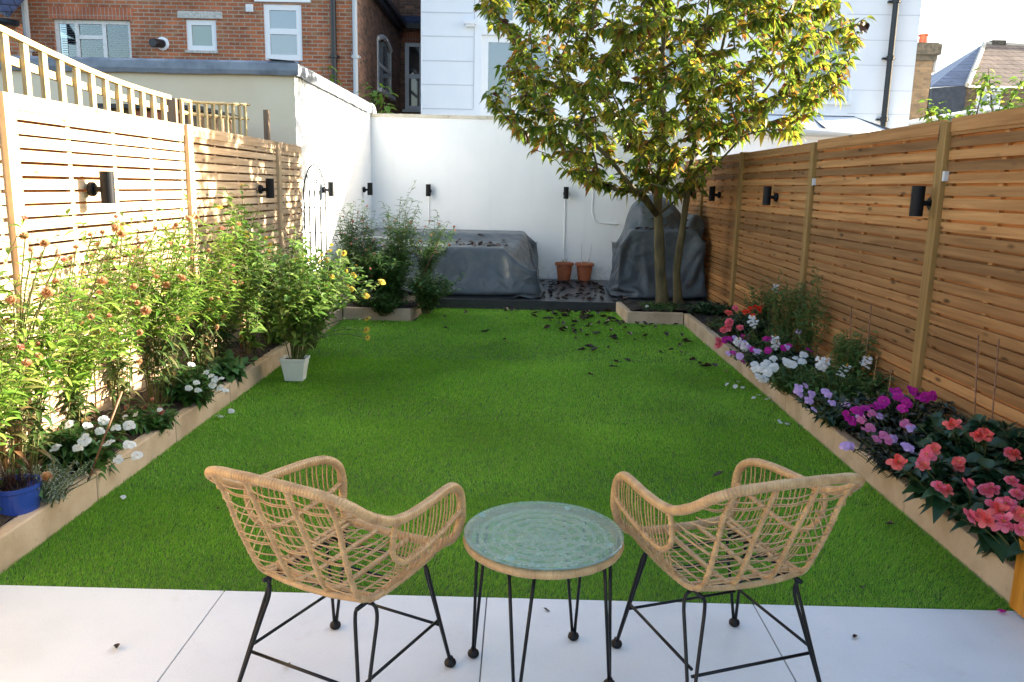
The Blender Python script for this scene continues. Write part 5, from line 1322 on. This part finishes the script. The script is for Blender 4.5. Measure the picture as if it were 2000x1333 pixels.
def add_heads(r, pts, fl, y, L=.14):
    st = MB()
    for (px, py, s_) in pts:
        p = W(px, py, y=y+U(-.12, .12)); k, pm, cm, q = random.choice(fl); put_flower(r, p, V3(U(-.5, .5), U(-1, -.2), U(.3, .9)), k, pm, cm, s_*q)
        b = wloc(r); e = V3(b.x+.22*(p.x-b.x), b.y, max(.32, min(p.z-.12, .75))); md = p.lerp(e, .5)+V3(0, 0, .05); st.tube(sm([p+V3(0, .004, -.006), md, e], 5), .0032, 5, caps=False)
        lv = LV.setdefault(r.name, Leaves())
        for f in (.12, .25, .4, .55, .7):
            q = p.lerp(e, f)+V3(0, 0, .2*f*(1-f)); an = U(0, 6.3); lv.add(q, (math.cos(an), math.sin(an), U(0, .6)), U(.05, .09), U(.015, .03), U(.2, .6), .2)
    if r.name in LV: LV.pop(r.name).build('stalk_leaves', 'zinleaf', r)
    build(st, 'flower_stalks', 'stem', r, smooth=True)
add_heads(POTZ, [(672, 495, 1.1), (647, 478, .9), (628, 498, .8), (689, 535, .9), (746, 551, 1.5), (714, 578, 1.4), (718, 623, 1.5), (716, 645, 1.3), (718, 660, 1.2), (685, 565, 1.2), (693, 540, .8), (625, 511, .9), (641, 511, .9), (648, 540, 1.0), (577, 508, 1), (676, 530, .9)], ZF, 6.5)
SP = sorted([o for o in bpy.data.objects if o.get('group') == G1], key=lambda o: o.location.y)
HEADS = [(48, 463, 1.2), (88, 476, 1.3), (62, 490, 1.1), (26, 587, 1.2), (94, 573, 1.3), (111, 551, 1.1), (148, 484, .9), (77, 515, .6), (200, 552, 1.3), (178, 620, 1.3), (285, 608, 1.5), (262, 562, 1.1), (228, 447, 1.1), (201, 454, 1), (237, 457, 1.2), (178, 460, .8), (271, 483, .7), (272, 707, 1), (273, 650, 1), (268, 592, .9), (356, 545, 1.2), (325, 558, 1.3), (352, 541, 1), (345, 440, 1), (385, 425, 1), (371, 430, 1.2), (305, 447, .8), (333, 476, .9), (360, 483, .9), (384, 452, 1), (455, 447, 1.1), (440, 497, 1.1), (408, 490, 1), (375, 505, .9), (403, 553, 1.1), (445, 577, 1.1), (413, 585, 1), (470, 553, 1), (458, 552, .9), (437, 620, 1.2), (425, 640, 1.2), (140, 505, .8), (115, 500, .7)]
for i, o in enumerate(SP):
    pts = [h for h in HEADS if min(range(len(SP)), key=lambda k: abs(W(h[0], 560, x=-2.2).y-SP[k].location.y)) == i]
    if pts: add_heads(o, pts, SF[:3]+SF[6:], o.location.y-.1)
# right-hand bed
def RB(kind, label, x, y, h, sp, pm, pts, leaf, L, lw, nst, fk, fs, cm='p_center', group=None, cat='flowering plant', nfl=0, nleaf=10, lean=(0, 0)):
    fl = [(fk, p, cm, 1.0) for p in (pm if isinstance(pm, (list, tuple)) else [pm])]
    ex = []
    for (a, b) in pts or []:
        if U(0, 1) < .55: ex.append((a+U(-14, 14)*fs*4.2/y, b+U(-9, 9)*fs*4.2/y))
    return low_plant(kind, label, cat, x-.03, y, h*1.12, sp*1.3, leaf, L*1.1, lw, int(nst*1.5), fl, nfl, group, fs, pts=(pts or [])+ex, nleaf=nleaf, lean=lean)
RB('begonia_plant', 'begonia with pink-coral blooms nearest the open door', 2.24, 3.12, .30, .24, ['p_rose', 'p_rose', 'p_coral'], [(1893, 1010), (1926, 1018), (1950, 1000), (1963, 985), (1985, 1000), (1960, 1022), (1990, 1035), (1975, 940), (1985, 965)], 'begleaf', .13, .62, 26, 'beg', .85, group='begonias in the right bed')
RB('begonia_plant', 'begonia with salmon and scarlet blooms over the right edging', 2.22, 3.62, .32, .24, ['p_coral', 'p_rose'], [(1753, 905), (1845, 957), (1810, 890), (1825, 878), (1805, 912), (1890, 948), (1935, 955), (1978, 888)], 'begleaf', .13, .62, 28, 'beg', .88, group='begonias in the right bed')
RB('begonia_plant', 'begonia with round coral blooms against the right fence', 2.42, 3.98, .38, .22, ['p_coral'], [(1857, 830), (1922, 846), (1912, 852), (1872, 905)], 'begleaf', .13, .62, 22, 'beg', .85, group='begonias in the right bed')
RB('impatiens_plant', 'bronze-leaved busy lizzie with pale pink flowers by the edging', 2.16, 4.12, .26, .20, ['p_pink', 'p_lilac'], [(1660, 870), (1682, 820), (1712, 858), (1746, 856), (1770, 871), (1718, 813), (1690, 840), (1765, 828), (1780, 836)], 'bronze', .10, .34, 26, 'imp', 1.1, group='busy lizzies in the right bed')
RB('impatiens_plant', 'bronze-leaved busy lizzie with a dome of vivid magenta flowers', 2.34, 4.62, .34, .28, ['p_mag'], [(1655, 812), (1672, 800), (1706, 795), (1726, 784), (1745, 764), (1762, 799), (1755, 783), (1780, 762), (1795, 781), (1806, 776), (1822, 773), (1770, 788), (1665, 822), (1690, 797)], 'bronze', .11, .34, 38, 'imp', 1.3, group='busy lizzies in the right bed')
RB('impatiens_plant', 'busy lizzie with soft lilac flowers hanging over the edging', 2.15, 5.02, .24, .22, ['p_lilac'], [(1563, 770), (1585, 770), (1590, 800), (1612, 765), (1625, 787), (1653, 789), (1560, 755), (1582, 781)], 'begleaf', .08, .4, 28, 'imp', 1.15, group='busy lizzies in the right bed')
RB('snapdragon_plant', 'bushy white snapdragon before the fence, right of the white petunia', 2.36, 5.55, .32, .24, ['p_white'], [(1602, 722), (1608, 718), (1684, 712), (1690, 718), (1640, 735)], 'darkleaf', .07, .26, 40, 'snap', 1.3, group='white flowers in the right bed', nleaf=16)
RB('petunia_plant', 'white petunia with the largest white blooms, spilling over the edging', 2.14, 5.85, .26, .24, ['p_white'], [(1486, 722), (1494, 715), (1500, 728), (1482, 735), (1495, 738), (1512, 718), (1570, 693), (1548, 712), (1540, 708), (1474, 712), (1510, 700), (1555, 700)], 'darkleaf', .07, .3, 40, 'imp', 1.35, cm='p_yellow', group='white flowers in the right bed', nleaf=14)
RB('impatiens_plant', 'low busy lizzie mixing magenta and lilac flowers by the edging', 2.16, 6.6, .24, .26, ['p_mag', 'p_mag', 'p_lilac'], [(1425, 665), (1435, 660), (1442, 672), (1432, 690), (1445, 696), (1450, 705), (1462, 678), (1470, 683), (1478, 686), (1495, 663), (1530, 680), (1540, 676), (1580, 685), (1560, 648), (1452, 658), (1500, 685)], 'begleaf', .07, .4, 30, 'imp', 1.2, group='busy lizzies in the right bed')
RB('snapdragon_plant', 'white snapdragon spikes among the magenta flowers', 2.24, 7.0, .34, .2, ['p_white'], [(1470, 640), (1437, 672), (1478, 700), (1453, 682), (1513, 675)], 'darkleaf', .06, .3, 20, 'snap', 1.3, group='white flowers in the right bed')
RB('begonia_plant', 'begonia with salmon pink blooms at the far end of the right bed', 2.2, 7.75, .32, .2, ['p_coral', 'p_rose'], [(1436, 602), (1420, 612), (1425, 628), (1423, 640), (1412, 645), (1408, 668), (1402, 675), (1445, 640)], 'begleaf', .08, .5, 22, 'beg', .95, group='begonias in the right bed')
RB('begonia_plant', 'scarlet begonia half hidden behind the salmon one', 2.36, 8.1, .32, .18, ['p_red'], [(1460, 610), (1475, 600), (1483, 604), (1470, 618), (1490, 600), (1465, 603)], 'begleaf', .08, .5, 18, 'beg', .8, group='begonias in the right bed')
for (x, y, h, n, fl, lab) in ((2.46, 7.3, .84, 26, [('snap', 'p_white', 'p_center', 1.4)], 'tall green snapdragon with one white spike against the far fence panels'), (2.48, 6.75, .9, 14, [], 'tall thin green plant rising beside the second fence post'),
                   (2.46, 5.85, .62, 26, [], 'bushy green plant below the bare canes on the right fence'), (2.5, 8.3, .66, 18, [], 'upright green plant farthest along the right fence')):
    bushy('tall_perennial', lab, 'plant', x, y, h, .17, n, 'midleaf', .085, fl, 'tall green plants by the right fence', lw=.24, nleaf=30, branch=2, nfl=1, z0=.07)
low_plant('ground_cover_plant', 'dark low leafy plant at the foot of the tree', 'plant', 1.75, 10.0, .16, .26, 'darkleaf', .07, .5, 26, [('imp', 'p_white', 'p_center', 1.0)], 2, nleaf=8)
low_plant('ground_cover_plant', 'dark leafy plant between the tree and the right fence', 'plant', 2.3, 9.7, .22, .30, 'begleaf', .09, .5, 34, [('imp', 'p_white', 'p_center', .9)], 1, nleaf=9)
low_plant('ground_cover_plant', 'brown-tipped small plant before the far salmon begonia', 'plant', 2.2, 8.6, .20, .20, 'strawlow', .07, .4, 18, [], 0, nleaf=9)
for i, (a, b, lab) in enumerate(((W(1908, 862, x=2.5), W(1911, 655, x=2.5), 'left of the two tall thin canes against the nearest right fence panel'), (W(1938, 872, x=2.5), W(1951, 663, x=2.5), 'right of the two tall thin canes against the nearest right fence panel'),
                   (W(1689, 720, x=2.5), W(1702, 595, x=2.5), 'slanting cane among the bushy green plants'), (W(1662, 700, x=2.5), W(1663, 599, x=2.5), 'upright cane left of the slanting one on the right'), (W(1497, 585, x=2.5), W(1486, 550, x=2.5), 'small leaning cane beside the white snapdragon'))):
    a.z = .05; cane(a, b, lab, rad=.0045)
cane(W(822, 545, y=9.9), W(856, 475, y=9.9), 'brown cane leaning in the plants before the sofa cover'); cane((-2.12, 7.6, .2), (-1.86, 7.7, .95), 'brown stick slanting through the yellow zinnias')
cane((-2.45, 6.95, .1), (-2.42, 6.95, 1.24), 'upright brown stake among the zinnias at the fence', rad=.008)
# seed heads
for a, lab in ((W(1741, 728, x=2.4), 'dark dried seed head on a thin stalk at the right fence'), (W(1713, 700, x=2.42), 'smaller brown dried seed head left of the dark one')):
    r = thing('seed_head', lab, 'seed head', (a.x, a.y, .07)); m = MB(); m.tube([(a.x-.02, a.y, .06), a], .0025, 5); build(m, 'stalk', 'drystem', r); m = MB(); m.lathe([(0, -.02), (.012, -.008), (.014, .006), (.006, .018), (0, .02)], a, 8); build(m, 'head', 'p_dark', r)
# greenery beyond the walls
def loose_shrub(name, label, c, pts, leaf, L, n, lw=.62):
    r = thing(name, label, 'shrub', (c.x, c.y, 0)); st = MB(); lv = Leaves(); root = V3(c.x, c.y+.2, 0)
    for p in pts:
        mid = root.lerp(p, .6)+V3(U(-.2, .2), .1, .2); P = sm([root, mid, p], 8); st.tube(P, lambda i, t: .022*(1.1-t), 6)
        for k in range(n):
            f = U(.45, 1); u = f*(len(P)-1); i = int(min(u, len(P)-2)); q = P[i].lerp(P[i+1], u-i); a = U(0, 2*PI); s_ = .16*(1.15-f)+.05; q = q+V3(math.cos(a)*s_*U(0, 1), math.sin(a)*s_*U(0, 1), U(-.06, .06))
            LL = L*U(.6, 1.15); lv.add(q, (math.cos(a), math.sin(a), U(-.5, .5)), LL, LL*lw, U(.1, .6), .2)
    build(st, 'branches', 'twig', r, smooth=True); lv.build('foliage', leaf, r)
yy = 8.6
loose_shrub('pear_shrub', 'neighbour pear branches with glossy leaves showing above the right fence', W(1960, 220, y=yy), [W(1835, 205, y=yy), W(1810, 200, y=yy), W(1865, 225, y=yy), W(1925, 150, y=yy), W(1930, 132, y=yy), W(1900, 215, y=yy), W(1960, 190, y=yy), W(1998, 150, y=yy), W(2010, 190, y=yy), W(1975, 210, y=yy), W(1940, 205, y=yy), W(2030, 170, y=yy), W(1885, 225, y=yy)], 'figleaf', .085, 75)
yy = 14.2
loose_shrub('fig_shrub', 'bright green fig shoot showing above the corner of the white walls', W(735, 215, y=yy), [W(735, 158, y=yy), W(712, 180, y=yy), W(755, 172, y=yy), W(748, 190, y=yy), W(722, 168, y=yy), W(757, 200, y=yy)], 'figleaf', .17, 20, .6)
yy = 14.5
loose_shrub('fig_shrub', 'small green sprig above the lead roof edge beside the black downpipe', W(628, 160, y=yy), [W(615, 140, y=yy), W(640, 132, y=yy), W(628, 130, y=yy)], 'figleaf', .15, 12, .6)
# ------------------------------------------------------------------ fallen leaves and petals
def deadleaf_meshes():
    out = []
    for k in range(8):
        m = MB(); n = 6; L = .085*U(.8, 1.15); cu = U(.6, 1.8); tw = U(-.8, .8); o = 0
        for i in range(n+1):
            t = i/n; w_ = .021*math.sin(PI*min(.98, t*.92+.06))*U(.85, 1.15); x = L*(t-.5); z = .004+.014*cu*(2*t-1)**2*.5
            a = tw*t; up = U(.5, 1.6)
            for s in (-1, -.5, 0, .5, 1): m.v.append((x, s*w_*math.cos(a*.6), z+abs(s)**1.5*w_*up*.9+s*w_*math.sin(a)*.3+U(0, .001)))
        for i in range(n):
            for j in range(4): e = i*5+j; m.f.append((e, e+1, e+6, e+5)); m.m.append(0)
        m.tube([(L*.5, 0, .008), (L*.5+.012, .003, .012), (L*.5+.022, .002, .009)], .0009, 4)
        out.append(m.mesh('fallen_leaf', ['dry'], True, (0, 0, 0)))
    return out
DL = deadleaf_meshes()
def drop(p, label, group, s=1.0, me=None, name='fallen_leaf', cat='fallen leaf', tilt=.3):
    o = link(name, me or random.choice(DL)); o.location = p; o.rotation_euler = (U(-tilt, tilt), U(-tilt, tilt), U(0, 2*PI)); o.scale = (s, s, s); tag(o, label, cat, group); return o
gl = 'dead leaves on the lawn'
n = 0
while n < 105:
    # drift thickest along the deck step, thinning towards the middle of the lawn
    x = random.choice((U(-.3, 1.9), U(.4, 1.9), U(.2, 1.4))); d = abs(random.gauss(0, 1.0)); y = 10.5-d*1.05
    if y < 6.2 or (x > 1.24 and y > 9.62) or (y < 8 and x < .6): continue
    if x < .1 and random.random() < .55: continue
    drop((x, y, .014), 'dark curled dead leaf lying on the lawn below the deck', gl, U(.75, 1.4)); n += 1
for (px, py, s) in ((947, 650, 1.3), (910, 612, 1), (868, 620, .8), (985, 664, .6), (870, 642, .6), (1152, 680, 1.4), (1135, 685, .9), (1240, 665, .8), (1300, 655, 1), (1290, 690, 1), (1352, 705, .9), (1378, 718, 1.2), (1396, 716, 1), (1368, 712, .8), (1198, 718, 1.0), (1204, 708, .8), (1154, 733, .6), (1330, 690, .8), (1225, 705, .7)):
    p = W(px, py, z=.014); drop(p, 'dark curled dead leaf lying on the lawn below the deck', gl, s*1.1)
for k in range(125):
    x = U(.25, 1.5) if k % 4 else U(-.2, 2.0); y = U(10.72, 12.9)
    if x > 1.35 and y > 11: continue
    if x < .3 and y > 10.9: continue
    drop((x, y, DZ+.003), 'dark curled dead leaf on the wet deck between the two covers', 'dead leaves on the deck', U(.8, 1.35))
def top_z(X, x, y, r=.07):
    d = np.hypot(X[:, 0]-x, X[:, 1]-y); m = d < r; return float(X[m, 2].max()) if m.any() else None
for k in range(26):
    x = random.gauss(-.55, .32); y = random.gauss(11.45, .22); z = top_z(SOFA, x, y)
    if z and z > .6 and x < -.05: drop((x, y, z+.004), 'dead leaf resting on top of the sofa cover', 'dead leaves on the sofa cover', U(.8, 1.3))
for k in range(26):
    x = U(1.6, 2.3); y = U(11.15, 11.4); z = top_z(BBQ, x, y)
    if z and z > .9: drop((x, y, z+.004), 'dead leaf resting on the front ledge of the barbecue cover', 'dead leaves on the barbecue cover', U(.7, 1.1))
for px, py, s, lab in ((228, 1267, .55, 'small black curled leaf on the left patio slab'), (562, 1304, .45, 'thin dark twig-like leaf on the patio behind the left chair'), (1670, 1246, .4, 'small brown leaf on the right patio slab'), (1067, 1193, .3, 'tiny dark leaf fragment on the patio beyond the table'),
                       (1404, 929, .9, 'flat dark leaf alone on the lawn beyond the right chair'), (1738, 1025, .5, 'brown leaf pair on the lawn by the right edging'), (1685, 1150, .5, 'small brown leaf on the lawn near the patio at right'), (425, 995, .4, 'small dark leaf on the near lawn left of the left chair')):
    p = W(px, py, z=.002 if py > 1160 and py != 1150 else .014); drop(p, lab, None, s)
def petal_mesh():
    m = flower_mesh('imp'); return m
PM = [flower_mesh('imp').mesh('fallen_flower', ['p_white', 'p_center'], True, (0, 0, 0)) for _ in range(3)]
for (px, py) in ((1420, 751), (1436, 755), (1451, 757), (1442, 746), (1472, 777), (1482, 772), (1498, 780), (1510, 785), (1504, 777), (1523, 824), (1537, 828)):
    drop(W(px, py, z=.016), 'fallen white petals on the lawn beside the right edging', 'white petals by the right edging', U(.6, .95), random.choice(PM), 'fallen_petal', 'fallen petal', .5)
for (px, py) in ((452, 803), (433, 814), (425, 812)):
    drop(W(px, py, z=.016), 'fallen white flower on the lawn beside the left edging', 'white flowers fallen by the left edging', U(.7, 1), random.choice(PM), 'fallen_petal', 'fallen petal', .5)
drop(W(241, 971, z=.016), 'single small white petal on the near left lawn', None, .55, PM[0], 'fallen_petal', 'fallen petal')
pk = flower_mesh('imp').mesh('fallen_flower', ['p_mag', 'p_center'], True, (0, 0, 0))
for (px, py, lab) in ((1418, 724, 'magenta petal on the lawn beside the far right edging'), (1956, 1192, 'pink petal at the patio edge near the open door')):
    drop(W(px, py, z=.012), lab, None, .7, pk, 'fallen_petal', 'fallen petal')
